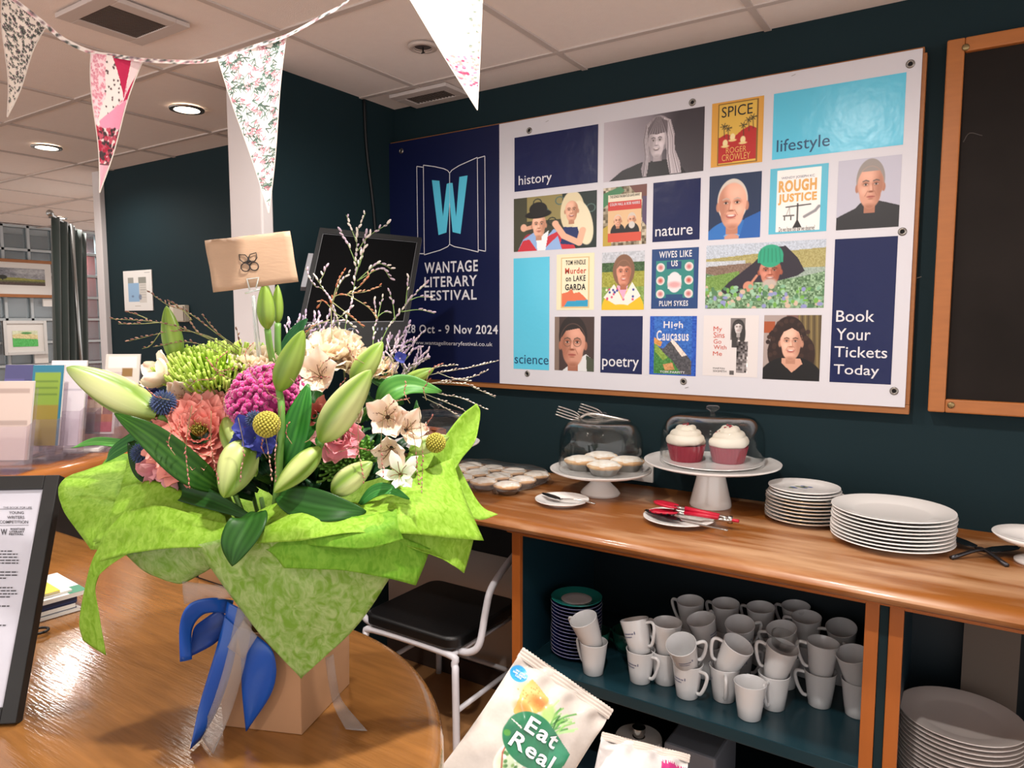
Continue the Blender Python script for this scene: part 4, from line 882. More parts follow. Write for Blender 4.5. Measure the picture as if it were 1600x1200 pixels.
# --- small cake stand
def cake_stand(label, c, zt, R, foot, dome_r, dome_h, dome_label, knob=.016, tall=False):
    t = thing('cake_stand', label, 'cake stand', (c.x, c.y, CZ))
    L_ = (c.x, c.y, 0)
    pf = [(0, CZ), (foot, CZ), (foot+.002, CZ+.006)]
    if tall: pf += [(foot*.98, CZ+.02), (foot*.62, zt-.02), (foot*.6, zt-.008)]
    else: pf += [(foot*.9, CZ+.018), (foot*.55, CZ+.04), (foot*.45, zt-.025), (foot*.5, zt-.008)]
    put('pedestal', MB().lathe(pf, L_, 48), CHINA, t, smooth_=True, angle=.9)
    put('plate', MB().lathe([(0, zt-.01), (foot*.7, zt-.009), (R*.9, zt-.004), (R, zt+.004), (R+.001, zt+.008), (R-.004, zt+.009), (R*.92, zt+.003), (0, zt+.002)], L_, 64), CHINA, t, smooth_=True, angle=.9)
    d = thing('glass_dome', dome_label, 'cake dome', (c.x, c.y, zt+.003))
    z = zt+.0035; k = dome_r
    o_ = [(k, z), (k*.99, z+dome_h*.5), (k*.95, z+dome_h*.75), (k*.84, z+dome_h*.92), (k*.65, z+dome_h), (.02, z+dome_h*1.01)]
    o_ = [(p.x, p.y) for p in smooth([Vector((a, b, 0)) for a, b in o_], 4)]
    i_ = [(max(r_-.0025, .002), zz-(.0025 if zz > z+.01 else 0)) for r_, zz in reversed(o_)]
    put('cover', MB().lathe([(.0005, o_[-1][1])]+o_[::-1]+[(k-.0025, z)]+i_[::-1][1:]+[(.0005, o_[-1][1]-.0025)], L_, 56), GLASS, d, smooth_=True, angle=1.2)
    zt2 = z+dome_h*1.01
    put('knob', MB().lathe([(0, zt2), (.008, zt2), (.007, zt2+.008), (.01, zt2+.014), (knob+.004, zt2+.02), (knob+.006, zt2+.026), (knob, zt2+.031), (0, zt2+.032)], L_, 24), GLASS, d, smooth_=True)
    return zt+.0035
cs = oz(940, 771, .9); cs.y -= .01
s1 = cake_stand('low white china cake stand with mince pies under a glass dome', cs, oy(940, 734, cs.y).z-.003, .172, .066, .144, .165, 'low glass dome over the mince pies with tongs resting on top')
cl = oz(1110, 790, .9)
s2 = cake_stand('tall white china cake stand with two red velvet cupcakes', cl, oy(1110, 722, cl.y).z-.003, .212, .064, .163, .15, 'tall clear glass dome over the two cupcakes', tall=True)
s2b = s2+.0005
t = tag(put('cake_plate', MB().lathe([(0, s2b), (.145, s2b), (.155, s2b+.004), (.154, s2b+.006), (.14, s2b+.004), (0, s2b+.003)], (cl.x, cl.y, 0), 48), CHINA, smooth_=True, angle=.9), 'flat white plate under the cupcakes inside the tall dome', 'plate')
# mince pies
FOIL = mat('foil_cup', 'b9b7b4', .28, metal=.9); CRUST = mat('pastry', 'e3c8a4', .7, col2='cf9f70', vscale=25); SUG = mat('icing_sugar', 'f2eee8', .85, col2='e8dccb', vscale=60, bump=.1)
def mince_pie(loc, label, group, s=1.0):
    t = thing('mince_pie', label, 'mince pie', (0, 0, 0), group)
    put('foil_cup', MB().lathe([(0, 0), (.030, 0), (.042, .02), (.045, .021)], seg=36, mod=lambda a, u: 1+.02*math.cos(24*a)*u), FOIL, t, local=True, smooth_=True)
    put('crust', MB().lathe([(.041, .018), (.045, .022), (.0445, .026), (.040, .028), (.037, .0255), (0, .0255)], seg=40, mod=lambda a, u: 1+.012*math.cos(16*a)*(1 if u < .7 else 0)), CRUST, t, local=True, smooth_=True)
    put('sugar_lid', MB().lathe([(.0405, .0265), (.037, .030), (.022, .034), (0, .036)], seg=20, mod=lambda a, u: 1+.14*math.cos(5*a)*(1-u)), SUG, t, local=True, smooth_=True)
    t.location = loc; t.scale = (s, s, s); return t
base = mince_pie((cs.x-.06, cs.y-.03, s1), 'sugar dusted mince pie at the front left under the low dome', None, 1.3)
for dx, dy, l in ((.045, -.065, 'sugar dusted mince pie at the front under the low dome'), (-.035, .075, 'sugar dusted mince pie at the back left under the low dome'), (.078, .045, 'sugar dusted mince pie at the right under the low dome')):
    dup(base, (cs.x+dx, cs.y+dy, s1), label=l)
# plastic tray of mince pies
tc = oz(792, 745, .9); tc.y = 2.11
tr = thing('pie_tray', 'clear plastic clamshell tray of mince pies left of the low cake stand', 'tray', (tc.x, tc.y, CZ))
CLP = clear_mat('clear_plastic', 'fafafa', .05, 1.2, film=.05)
mb = MB(); rows = []
for k, (s_, z_) in enumerate(((.86, .002), (.9, .012), (.99, .016), (1.03, .017), (1.02, .019))):
    ring = []
    for i in range(97):
        a = 2*PI*i/96; e = 1+.018*math.cos(12*a); ring.append((tc.x+.205*s_*e*(abs(math.cos(a))**.5)*(1 if math.cos(a) > 0 else -1), tc.y+.155*s_*e*(abs(math.sin(a))**.5)*(1 if math.sin(a) > 0 else -1), CZ+z_))
    rows.append(ring)
put('tray_base', MB().grid(rows), CLP, tr, smooth_=True)
rows = []
for k, (s_, z_) in enumerate(((1.02, .02), (1.0, .03), (.97, .046), (.93, .052), (.6, .053), (.01, .053))):
    rows.append([(tc.x+.205*s_*(1+.02*math.cos(14*2*PI*i/96))*(abs(math.cos(2*PI*i/96))**.5)*(1 if math.cos(2*PI*i/96) > 0 else -1), tc.y+.155*s_*(1+.02*math.cos(14*2*PI*i/96))*(abs(math.sin(2*PI*i/96))**.5)*(1 if math.sin(2*PI*i/96) > 0 else -1), CZ+z_+.002*math.cos(10*2*PI*i/96)) for i in range(97)])
put('tray_lid', MB().grid(rows), CLP, tr, smooth_=True)
rn = ['front', 'middle', 'back']; cn = ['leftmost', 'second from left', 'third from left', 'rightmost']
for j in range(3):
    for i in range(4): dup(base, (tc.x-.15+.1*i, tc.y-.1+.098*j, CZ+.004), label=f'mince pie in the clear tray, {rn[j]} row, {cn[i]}').scale = (1.08, 1.08, 1.1)
# cupcakes
LIN = mat('red_cake_case', '8e2436', .55, bump=.1, bscale=60); CREAM = mat('butter_icing', 'e6dccc', .55, bump=.05, bscale=40); CRUMB = mat('red_crumb', '9a2233', .8)
cup = thing('cupcake', 'red velvet cupcake with cream icing and red crumbs, left of the two', 'cupcake', (0, 0, 0))
put('paper_case', MB().lathe([(0, 0), (.041, 0), (.043, .003), (.053, .049), (.0535, .05), (.05, .049), (0, .047)], seg=120, mod=lambda a, u: 1+(.018*math.cos(30*a) if u < .8 else 0)), LIN, cup, local=True, smooth_=True, angle=1.0)
rows = []; nt_ = 3.2
mb = MB()
for lv, (r_, z_, th_) in enumerate(((.040, .058, .0165), (.031, .074, .015), (.017, .089, .0135))):
    pts = [(r_*math.cos(2*PI*k/30)*(1-.1*k/30), r_*math.sin(2*PI*k/30)*(1-.1*k/30), z_+.010*k/30) for k in range(33)]
    mb.tube(pts, lambda u, th_=th_: th_*(.75+.35*math.sin(PI*min(1, u*1.05)))+.0012*math.cos(u*40), 12)
mb.ball((0, 0, .095), .014, sc=(1, 1, 1.1)).ball((0, 0, .06), .03, sc=(1, 1, .8))
put('icing', mb, CREAM, cup, local=True, smooth_=True)
mb = MB()
for k in range(34):
    a = random.uniform(0, 2*PI); r_ = random.uniform(.004, .040); z_ = .112-r_*.82
    mb.ball((r_*math.cos(a), r_*math.sin(a), z_+.004), random.uniform(.002, .0036), 5, 4)
put('crumbs', mb, CRUMB, cup, local=True, kind='stuff')
cup.scale = (1.13, 1.13, 1.05); cup.location = (cl.x-.072, cl.y-.035, s2b+.004); cup.rotation_euler = (0, 0, .4)
dup(cup, (cl.x+.05, cl.y+.01, s2b+.004), (0, 0, 2.6), 'red velvet cupcake with cream icing and red crumbs, right of the two')
# small plate with knife
def plate(R, loc, label, name='plate', m=CHINA, tilt=None, h=.016, group=None):
    o = put(name, plate_mb(R, h), m, local=True, smooth_=True, angle=1.0); o.location = loc; tag(o, label, 'plate', group); return o
pk = oz(878, 785, .905)
plate(.088, (pk.x, pk.y, CZ), 'small white plate with a cake knife in front of the low cake stand')
t = thing('cake_slice', 'steel cake slice with black blade lying on the small plate', 'cake slice', (pk.x, pk.y, .92))
a = pk+Vector((-.075, .0, .02)); b = pk+Vector((.0, -.015, .013)); c_ = pk+Vector((.12, -.0, .012))
def blade(par, a, b, wd, m, name='blade'):
    u = (b-a).normalized(); n = Vector((-u.y, u.x, 0))
    P = []; prof = [(0, .25), (.2, .8), (.6, 1), (.9, .8), (1, .2)]
    rows = [[a.lerp(b, s_)+n*wd*w_*q_+Vector((0, 0, .002*abs(q_))) for q_ in (-1, -.5, 0, .5, 1)] for s_, w_ in prof]
    put(name, MB().grid(rows), m, par, solid=.0015, smooth_=True)
blade(t, a, b, .014, mat('dark_blade', '2c2c2e', .25, metal=.8))
put('handle', MB().tube([b, b.lerp(c_, .5)+Vector((0, 0, .006)), c_], .0035, 8, 4), STEEL, t, smooth_=True)
# tongs plate
pt = oz(1061, 813, .905)
plate(.105, (pt.x, pt.y, CZ), 'white plate with scalloped rim holding the red tongs')
t = thing('serving_tongs', 'red silicone tipped tongs with steel and red handles on the white plate', 'tongs', (pt.x, pt.y, .925))
RED = mat('red_silicone', 'b3122f', .4)
for s, nm in ((1, ''), (-1, '')):
    z_ = .945 if s > 0 else .924
    a = Vector((pt.x-.085, pt.y+.02*s, z_)); b = Vector((pt.x-.005, pt.y-.0, z_-.003*s)); c_ = Vector((pt.x+.15, pt.y+.006*s, .93))
    blade(t, a, b, .024, RED, 'tip'); t.children[-1].modifiers[0].thickness = .006
    put('arm', MB().tube([b-Vector((.01, 0, 0)), b.lerp(c_, .5)+Vector((0, 0, .004*s)), c_], .006, 8, 4), STEEL, t, smooth_=True)
    put('grip', MB().tube([b.lerp(c_, .15)+Vector((0, -.003, .004)), b.lerp(c_, .8)+Vector((0, -.003, .004))], .0068, 8), RED, t, smooth_=True)
put('hinge', MB().tube([(pt.x+.15, pt.y, .92), (pt.x+.15, pt.y, .94)], .008, 10), STEEL, t, smooth_=True)
put('pull_ring', MB().tube([(pt.x+.15, pt.y, .93), (pt.x+.175, pt.y, .93)], .005, 8), RED, t, smooth_=True)
t = thing('steel_server', 'slotted steel server under the red tongs on the plate', 'server', (pt.x, pt.y, .918))
a = Vector((pt.x-.1, pt.y-.02, .925)); b = Vector((pt.x+.02, pt.y-.045, .917)); c_ = Vector((pt.x+.17, pt.y-.09, .925))
blade(t, a, b, .02, mat('dark_blade')); put('handle', MB().tube([b, b.lerp(c_, .5), c_], .003, 8, 4), STEEL, t, smooth_=True)
for k in range(5): put('slot', MB().box((a.x+.02+.018*k, a.y-.012-.003*k, .9265), (a.x+.024+.018*k, a.y+.008-.003*k, .928)), mat('hole_dark'), t)
# fork tongs on the low dome
dz = s1+.168
t = thing('fork_tongs', 'silver serving tongs with fork ends resting on the low glass dome', 'tongs', (cs.x-.08, cs.y, dz))
for k, (ex, ey) in enumerate(((870, 641), (905, 637))):
    d_ = 2.52 if k == 0 else 2.56
    tip = dp(ex, ey, d_); root = dp(ex+36, ey+12, d_); end = dp(985, 658, 2.5)
    u = (root-tip).normalized(); n = Vector((0, 0, 1))*.8-FW*.3; n = (n-u*n.dot(u)).normalized()
    for j in range(4): put('tine', MB().tube([tip+n*(.011*(j-1.5)), tip.lerp(root, .7)+n*(.011*(j-1.5)), root+n*(.004*(j-1.5))], .0028, 6, 3), STEEL, t, smooth_=True)
    put('arm', MB().tube([root, dp(925, 652, d_)+Vector((0, 0, .012)), end], .0055, 8, 5), STEEL, t, smooth_=True)
# stacks of plates
GOLD = mat('gold_rim', 'b08a50', .25, metal=.85)
ss = oz(1256, 813, .9)
proto = thing('side_plate', 'gold rimmed side plate in the left stack, lowest', 'plate', (0, 0, 0), 'gold rimmed side plates in the stack')
put('dish', plate_mb(.112, .016), CHINA, proto, local=True, smooth_=True, angle=1.0)
put('rim', MB().lathe([(.1112, .0172), (.1123, .0176), (.1123, .0186), (.1112, .0186)], seg=48), GOLD, proto, local=True, smooth_=True)
proto.location = (ss.x, ss.y, CZ)
for k in range(1, 7): dup(proto, (ss.x+random.uniform(-.003, .003), ss.y+random.uniform(-.002, .002), CZ+.0105*k), label='gold rimmed side plate in the left stack, '+ORD[k])
zt = CZ+.0105*7
sp = thing('tea_plate', 'small white tea plate resting on the gold rimmed plates', 'plate', (ss.x-.004, ss.y, zt+.004), 'small tea plates topping the stack')
put('dish', plate_mb(.101, .012), CHINA, sp, local=True, smooth_=True, angle=1.0); sp.location = (ss.x-.004, ss.y, zt)
dup(sp, (ss.x, ss.y+.001, zt+.009), label='small white tea plate directly under the flowered one')
tp_ = dup(sp, (ss.x-.003, ss.y, zt+.018), None, 'tea plate with painted blue flowers on top of the stack'); 
fl = MB(); z_ = .0072
for k in range(9):
    a = k*.7; cx_, cy_ = .03*math.cos(a)*(.4+.08*k)-.01, .02*math.sin(a*1.3)
    fl.add([(cx_+.008*math.cos(j*PI/4), cy_+.005*math.sin(j*PI/4), z_) for j in range(8)], [tuple(range(8))], k % 2)
put('flower_print', fl, [mat('print_blue_flower', '5a6fae', .3), mat('print_leaf', '6f8350', .3)], tp_, local=True)
del tp_['group']
sd = oz(1392, 848, .9)
proto = put('dinner_plate', plate_mb(.15, .019), CHINA, local=True, smooth_=True, angle=1.0); tag(proto, 'plain white plate in the larger counter stack, lowest', 'plate', 'plain white plates stacked on the counter'); proto.location = (sd.x, sd.y, CZ)
for k in range(1, 9):
    o = dup(proto, (sd.x+random.uniform(-.002, .002), sd.y+random.uniform(-.002, .002), CZ+.0095*k), label='plain white plate in the larger counter stack, '+ORD[k])
o['label'] = 'plain white plate on top of the larger stack on the counter'; del o['group']
# cake slices by the edge
for (a, b, c_, l) in (((1471, 834), (1524, 856), (1574, 884), 'dark cake slice pointing up left beside the plates'), ((1592, 855), (1541, 862), (1486, 872), 'dark cake slice crossing the other near the right edge')):
    A, B, D = oz(*a, .912), oz(*b, .914), oz(*c_, .904); t = thing('cake_slice', l, 'cake slice', B)
    blade(t, A, B, .02, mat('dark_steel_blade', '4a4a4e', .2, metal=.9)); put('handle', MB().tube([B, B.lerp(D, .3)+Vector((0, 0, .008)), D], lambda u: .003+.003*u, 8, 4), mat('dark_steel_blade'), t, smooth_=True)
# china pedestal dish at the right edge
pr = oz(1622, 880, .9)
t = thing('pedestal_dish', 'white china pedestal dish cut off by the right edge', 'dish', (pr.x, pr.y, CZ))
put('foot', MB().lathe([(0, CZ), (.05, CZ), (.05, CZ+.006), (.025, CZ+.02), (.02, CZ+.04)], (pr.x, pr.y, 0), 36), CHINA, t, smooth_=True)
put('bowl', MB().lathe([(0, CZ+.038), (.03, CZ+.04), (.085, CZ+.055), (.1, CZ+.068), (.098, CZ+.07), (.08, CZ+.06), (0, CZ+.048)], (pr.x, pr.y, 0), 40), CHINA, t, smooth_=True)
# flapjacks under a dome behind the bouquet
fb = dp(682, 682, 2.33); fb.z = .9
zt_ = dp(682, 688, 2.33).z
s3 = cake_stand('white cake stand with brown flapjacks behind the bouquet', fb, zt_-.01, .14, .055, .11, .1, 'clear dome over the brown flapjacks behind the bouquet')
for k, (dx, dy, dz_) in enumerate(((-.05, 0, 0), (.045, .01, 0), (-.01, -.02, .024))):
    m = MB(); g_ = []
    for j in range(8): g_.append([(dx-.042+.084*i/9, dy-.03+.06*j/7, .022+.004*random.random()+dz_) for i in range(10)])
    m.grid(g_).box((dx-.042, dy-.03, dz_+.0005), (dx+.042, dy+.03, dz_+.0215))
    o = put('flapjack', m, mat('flapjack', '8a4a2c', .5, col2='5e2d1c', vscale=40, bump=.4, bscale=60), local=True); o.location = (fb.x, fb.y, s3)
    tag(o, ['left brown flapjack under the dome behind the bouquet', 'right brown flapjack under the dome behind the bouquet', 'top brown flapjack under the dome behind the bouquet'][k], 'flapjack')

# ================================================================== SHELF: MUGS, SAUCERS, PLATES
MC_ = mat('mug_china', 'd3d3d4', .12, coat=.4)
mug = thing('mug', 'x', 'mug', (0, 0, 0), None)
put('cup_body', MB().lathe([(0, .002), (.026, .002), (.029, 0), (.031, .002), (.036, .04), (.0435, .098), (.0438, .1), (.0425, .101), (.041, .098), (.0335, .04), (.028, .008), (0, .007)], seg=40), MC_, mug, local=True, smooth_=True, angle=1.0)
put('handle', MB().tube([(.040, 0, .088), (.058, 0, .09), (.066, 0, .084), (.066, 0, .07), (.058, 0, .045), (.046, 0, .024), (.034, 0, .02)], lambda u: .0052, 8, 5), MC_, mug, local=True, smooth_=True)
mb = MB(); rp = random.Random(5)
for row, z_ in ((0, .062), (1, .053)):
    a = -.55
    while a < .35-.15*row:
        w_ = rp.uniform(.03, .09); r0 = .0365+(z_-.04)*.13+.0006
        P = [(r0*math.cos(-PI/2+a+w_*k), r0*math.sin(-PI/2+a+w_*k), z_) for k in (0, 1)]; Q = [(r0*math.cos(-PI/2+a+w_*k), r0*math.sin(-PI/2+a+w_*k), z_+.003) for k in (0, 1)]
        mb.add([P[0], P[1], Q[1], Q[0]], [(0, 1, 2, 3)]); a += w_+.03
for k in range(3):
    a = .42+.03*k; r0 = .0398; mb.add([(r0*math.cos(-PI/2+a+d_), r0*math.sin(-PI/2+a+d_), z_) for d_, z_ in ((0, .062), (.02, .062), (.02, .07), (0, .07))], [(0, 1, 2, 3)])
put('print_mark', mb, mat('mug_navy_print', '36406e', .4), mug, local=True)
first = True
def place_mug(px_, py_, rz, label, z=None, tilt=0, tdir=0, pos=None):
    global first
    p = Vector(pos) if pos else oz(px_, py_, SZ); 
    if not pos: p.y += .03; p.z = SZ+.0005
    if z is not None: p.z = z
    q_ = Quaternion((math.cos(tdir), math.sin(tdir), 0), tilt) @ Quaternion((0, 0, 1), rz)
    e = q_.to_euler()
    if first: mug.location = p; mug.rotation_euler = e; mug['label'] = label; first = False; return p
    dup(mug, p, e, label); return p
D2R = math.radians
# lower row: pixel of the foot's front, handle direction, then what stands on it
low = [((920, 1057), 165, 'lower mug at the left end beside the blue saucers', (.38, -.6, 165, 'upper mug at the left end, tilted towards the front')),
       ((994, 1070), -15, 'lower mug with handle to the right, second from the left in front', (-.33, 1.1, -10, 'upper mug leaning left, second from the left')),
       ((1068, 1094), -18, 'lower mug with handle to the right, in the middle of the front', (.5, -.1, 30, 'upper mug in the middle tipped towards the front')),
       ((1126, 1099), -70, 'lower mug with its handle to the front, right of the middle', (.42, 1.35, 200, 'upper mug leaning right with its handle to the left')),
       ((1166, 1128), 110, 'single mug standing alone at the very front', None),
       ((1204, 1112), -100, 'lower mug with front handle, right of the single mug', (.22, 1.3, 185, 'upper mug under the glass, handle to the left')),
       ((1277, 1108), 190, 'lower shaded mug two from the right end', (.05, .9, 190, 'upper shaded mug two from the right end')),
       ((1336, 1124), 80, 'lower mug at the right end behind the frame', (.3, -.5, 120, 'upper mug at the right end behind the frame'))]
for (q_, rz, l, tp2) in low:
    p = place_mug(*q_, D2R(rz), l)
    if tp2:
        tl_, td, rz2, l2 = tp2
        place_mug(0, 0, D2R(rz2), l2, pos=(p.x, p.y, p.z+.086), tilt=tl_, tdir=td)
back = [(1033, 1072, 150, 'back row mug between the second and third stacks'), (1098, 1062, 60, 'back row mug behind the middle stack'), (1150, 1066, 20, 'back row mug behind the leaning pair'),
        (1222, 1078, 170, 'back row mug right of the leaning pair'), (1255, 1060, 160, 'back row mug in the dark behind the shaded mug'), (1310, 1072, 170, 'back row mug in the dark near the right end')]
for x_, y_, rz, l in back:
    p = place_mug(x_, y_, D2R(rz), l, pos=None)
    place_mug(0, 0, D2R(rz+20), l.replace('back row mug', 'raised back row mug'), pos=(p.x+.004, p.y+.004, p.z+.088), tilt=random.uniform(.05, .35), tdir=random.uniform(-.8, .4))
for x_, y_, l in ((1075, 1030, 'third row mug behind the middle mugs'), (1130, 1035, 'third row mug behind the leaning mugs'), (1185, 1042, 'third row mug in shadow'), (1240, 1040, 'third row mug deep in shadow')):
    p = place_mug(x_, y_, D2R(150), l); place_mug(0, 0, D2R(170), l.replace('third row mug', 'raised third row mug'), pos=(p.x, p.y, p.z+.088), tilt=.12, tdir=-.3)
# glass on the mug
p = oz(1204, 1112, SZ); gp = (p.x+.02, p.y+.02, SZ+.19)
o = put('drinking_glass', MB().lathe([(0, 0), (.03, 0), (.038, .03), (.0365, .03), (.029, .003), (0, .003)], seg=32), GLASS, local=True, smooth_=True); o.location = gp; o.rotation_euler = (.1, .3, 0)
tag(o, 'small clear glass dish upside on the mug right of the middle', 'glass')
# saucers
sa = oz(884, 1032, SZ); sa.y += .07
proto = thing('saucer', 'navy rimmed saucer in the stack left of the mugs, lowest', 'saucer', (sa.x, sa.y, SZ), 'navy saucers stacked on the shelf')
put('dish', plate_mb(.083, .015, 40), mat('navy_glaze', '16245e', .35, spec=.3), proto, local=True, smooth_=True, angle=1.0)
put('rim', MB().lathe([(.0826, .0166), (.0832, .0171), (.0826, .0174)], seg=40), mat('mug_china'), proto, local=True, smooth_=True)
proto.location = (sa.x, sa.y, SZ+.0005)
for k in range(1, 15): dup(proto, (sa.x+random.uniform(-.001, .001), sa.y+random.uniform(-.001, .001), SZ+.0005+.0115*k), label='navy rimmed saucer in the stack left of the mugs, '+ORD[k])
t = thing('saucer', 'green saucer with white centre on top of the navy stack', 'saucer', (0, 0, 0))
put('dish', plate_mb(.084, .014, 40), mat('green_glaze', '1f7a72', .2, coat=.4), t, local=True, smooth_=True, angle=1.0)
put('white_well', MB().lathe([(.05, .0075), (.048, .0085), (.03, .0066), (0, .0066)], seg=32), mat('mug_china'), t, local=True, smooth_=True); t.location = (sa.x, sa.y, SZ+.175)
# green cups at the back
for x_, y_, l in ((925, 1020, 'dark green cup in shadow behind the left mugs'), (975, 1020, 'dark green cup in shadow right of the other')):
    p = oz(x_, y_, SZ); p.y = min(p.y+.02, 2.3)
    t = thing('cup', l, 'cup', (p.x, p.y, SZ)); put('cup_body', MB().lathe([(0, 0), (.03, 0), (.045, .03), (.05, .07), (.048, .07), (.043, .03), (0, .006)], (p.x, p.y, SZ+.001), 32), mat('dark_green_glaze', '144a3e', .2), t, smooth_=True)
    put('handle', MB().tube([(p.x-.046, p.y, SZ+.06), (p.x-.07, p.y, SZ+.055), (p.x-.07, p.y, SZ+.03), (p.x-.042, p.y, SZ+.02)], .005, 8, 4), mat('dark_green_glaze'), t, smooth_=True)
# dinner plates in the right cabinet
dd = dp(1502, 1113, 1.83); zt = dd.z-.02; n = int((zt-.261)/.0118)
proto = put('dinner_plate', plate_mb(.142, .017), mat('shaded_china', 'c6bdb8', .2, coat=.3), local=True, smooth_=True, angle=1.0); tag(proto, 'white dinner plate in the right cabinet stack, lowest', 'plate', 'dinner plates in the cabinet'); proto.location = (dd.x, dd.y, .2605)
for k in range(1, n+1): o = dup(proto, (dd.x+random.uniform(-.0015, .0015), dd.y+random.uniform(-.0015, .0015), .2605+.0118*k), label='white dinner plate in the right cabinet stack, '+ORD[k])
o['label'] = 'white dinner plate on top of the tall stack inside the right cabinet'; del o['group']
# paper roll and bin below the shelf
pr = oy(998, 1150, 2.0); zt = pr.z
t = thing('paper_roll', 'white paper roll on a steel spindle below the mug shelf', 'paper roll', (pr.x, pr.y, .071))
put('paper', MB().lathe([(.02, .075), (.07, .075), (.073, .08), (.073, zt-.006), (.07, zt), (.02, zt)], (pr.x, pr.y, 0), 40), mat('tissue_white', 'cfcbc8', .85), t, smooth_=True, angle=.7)
put('spindle', MB().lathe([(0, .071), (.017, .071), (.017, zt+.012), (.021, zt+.014), (.021, zt+.03), (0, zt+.034)], (pr.x, pr.y, 0), 24), STEEL, t, smooth_=True, angle=.6)
pr = oy(1080, 1180, 2.0)
tag(put('storage_tub', MB().box((pr.x-.08, 1.98, .071), (pr.x+.08, 2.2, pr.z+.025)), mat('grey_tub', '767982', .5), bevel=.008), 'grey plastic tub below the mug shelf behind the snack bags', 'tub')

# ================================================================== SNACK BAGS
st = thing('snack_crate', 'wooden crate on legs holding the crisp bags, below the picture', 'crate', (-.25, .95, 0))
sp_ = dp(830, 1330, 1.1)
def bag(name, label, TLx, TRx, dT, dB, hgt, cv, txts, puff=.028, plain=False):
    TL = dp(*TLx, dT); TR = dp(*TRx, dT+.02); U = TR-TL; wd_ = U.length
    dxp, dyp = TRx[0]-TLx[0], TRx[1]-TLx[1]
    Lp = math.hypot(dxp, dyp); BLx = (TLx[0]-dyp/Lp*Lp*hgt, TLx[1]+dxp/Lp*Lp*hgt); V = dp(*BLx, dB)-TL
    n = U.cross(V).normalized()
    if n.dot(FW) > 0: n = -n
    def S(u, v, side=1):
        k = v/1.0; e = .035
        b = max(0, math.sin(PI*min(1, max(0, (v-.05)/.9))))**.6*max(0, math.sin(PI*u))**.7
        wr = .0035*mnoise.noise(Vector((u*5, v*7, side*3)))*b+.002*math.sin(u*23+3*math.sin(v*9))*math.exp(-((v-.1)/.08)**2)
        pinch = 1-.05*math.sin(PI*v)
        return TL+U*(.5+(u-.5)*pinch)+V*v+n*(side*(puff*b)+wr*2)
    t = thing(name, label, 'crisp bag', TL+V*.5)
    o = put('front_face', cv.mb(lambda u, v: S(u, v)), mat('foil_bag_print', rough=.33, attr=True, coat=.3), t, colors=cv.cols(), smooth_=True)
    put('back_face', MB().grid([[S(i/24, j/24, -1)-n*.0005 for i in range(25)] for j in range(25)]), mat('foil_bag_plain', 'c9c0b8', .35), t, smooth_=True)
    # crimped seal with a saw edge
    m = MB(); N_ = 64; r0 = [S(i/N_, .0)+n*(.0006) for i in range(N_+1)]
    top = [TL+U*(i/N_)-V*(.012+(.006 if i % 2 else 0))+n*.0006 for i in range(N_+1)]
    rows = [top]
    for j in range(7): rows.append([TL+U*(i/N_)+V*(-.010+.012*j)+n*(.0009+(.0012 if j % 2 else 0)+.002*math.sin(i*.25)) for i in range(N_+1)])
    put('crimped_seal', MB().grid(rows), mat('bag_seal', 'bcb1a7', .35, coat=.2), t, solid=.0006)
    for (s, uv, ext, m_, bo) in txts:
        (u0, v0), (u1, v1) = uv, ext
        mb = MB(); text_fit(mb, s, (0, 0, 0), (1, 0, 0), (0, 1, 0), bo, fn=lambda a, b: S(u0+(u1-u0)*a, v1+(v0-v1)*b)+n*.0025)
        put('lettering', mb, m_, t)
    return t
HG = 1.45
def T(x, y):
    dx, dy = x-460, y-45; return ((dx*570+dy*415)/497025, (-dx*415+dy*570)/497025/HG)
c = Canvas(150, 218, 'bdb3aa')
c.poly([T(*p) for p in ((490, 245), (535, 300), (582, 375), (545, 440), (440, 480), (355, 480), (338, 450), (400, 345), (440, 290))], 'cf9f56'); c.ell(*T(470, 330), .09, .05, 'e2bd7a', soft=1.1); c.ell(*T(520, 400), .09, .035, 'a8662c', soft=1.2); c.ell(*T(400, 430), .07, .03, 'b47a3a', soft=1.2)
for k in range(30): c.ell(*T(390+rr.random()*160, 300+rr.random()*150), .006, .004, 'b07c3c')
for k in range(26):
    x0_, y0_ = 540+rr.random()*60, 500+rr.random()*110; a_ = rr.uniform(-1.1, -.1); L_ = rr.uniform(90, 190)
    c.line([T(x0_, y0_), T(x0_+L_*.5*math.cos(a_), y0_+L_*.55*math.sin(a_)), T(x0_+L_*math.cos(a_), y0_+L_*.8*math.sin(a_))], rr.uniform(.008, .02), ['4a8a3c', '7db05c', '2c5a2a', 'a5c88a'][k % 4])
c.ell(*T(560, 470), .06, .06, '9ab86c', soft=.6)
c.ell(*T(300, 740), .12, .12, 'dfe0d6'); c.ell(*T(300, 740), .1, .1, 'b9c8a8', soft=.6)
for k in range(16): c.ell(*T(260+rr.random()*90, 690+rr.random()*110), .014, .012, ['4c7a40', 'e8e8e0', '7fa05c'][k % 3])
c.line([T(245, 800), T(255, 700), T(300, 620)], .012, 'a04838'); 
GRN = '1f6b48'
c.ell(*T(435, 590), .22, .13, GRN); c.ell(*T(445, 650), .28, .15, GRN); c.poly([T(*p) for p in ((315, 640), (335, 530), (370, 480), (470, 462), (550, 530), (600, 610), (695, 735), (650, 800), (560, 860), (400, 800))], GRN); c.poly([T(*p) for p in ((560, 640), (610, 610), (697, 738), (640, 800), (600, 860), (520, 800))], '2b7d5a')
c.poly([T(*p) for p in ((325, 495), (335, 500), (380, 550), (372, 556))], 'd9d0c6')
c.ell(*T(293, 580), .03, .02, '4c8a3c')
c.ell(*T(418, 210), .078, .055, '1f8ccc')
c.noise(.015, 3, 2)
def TB(x0, y0, x1, y1): return (T(x0, y0), T(x1, y1))
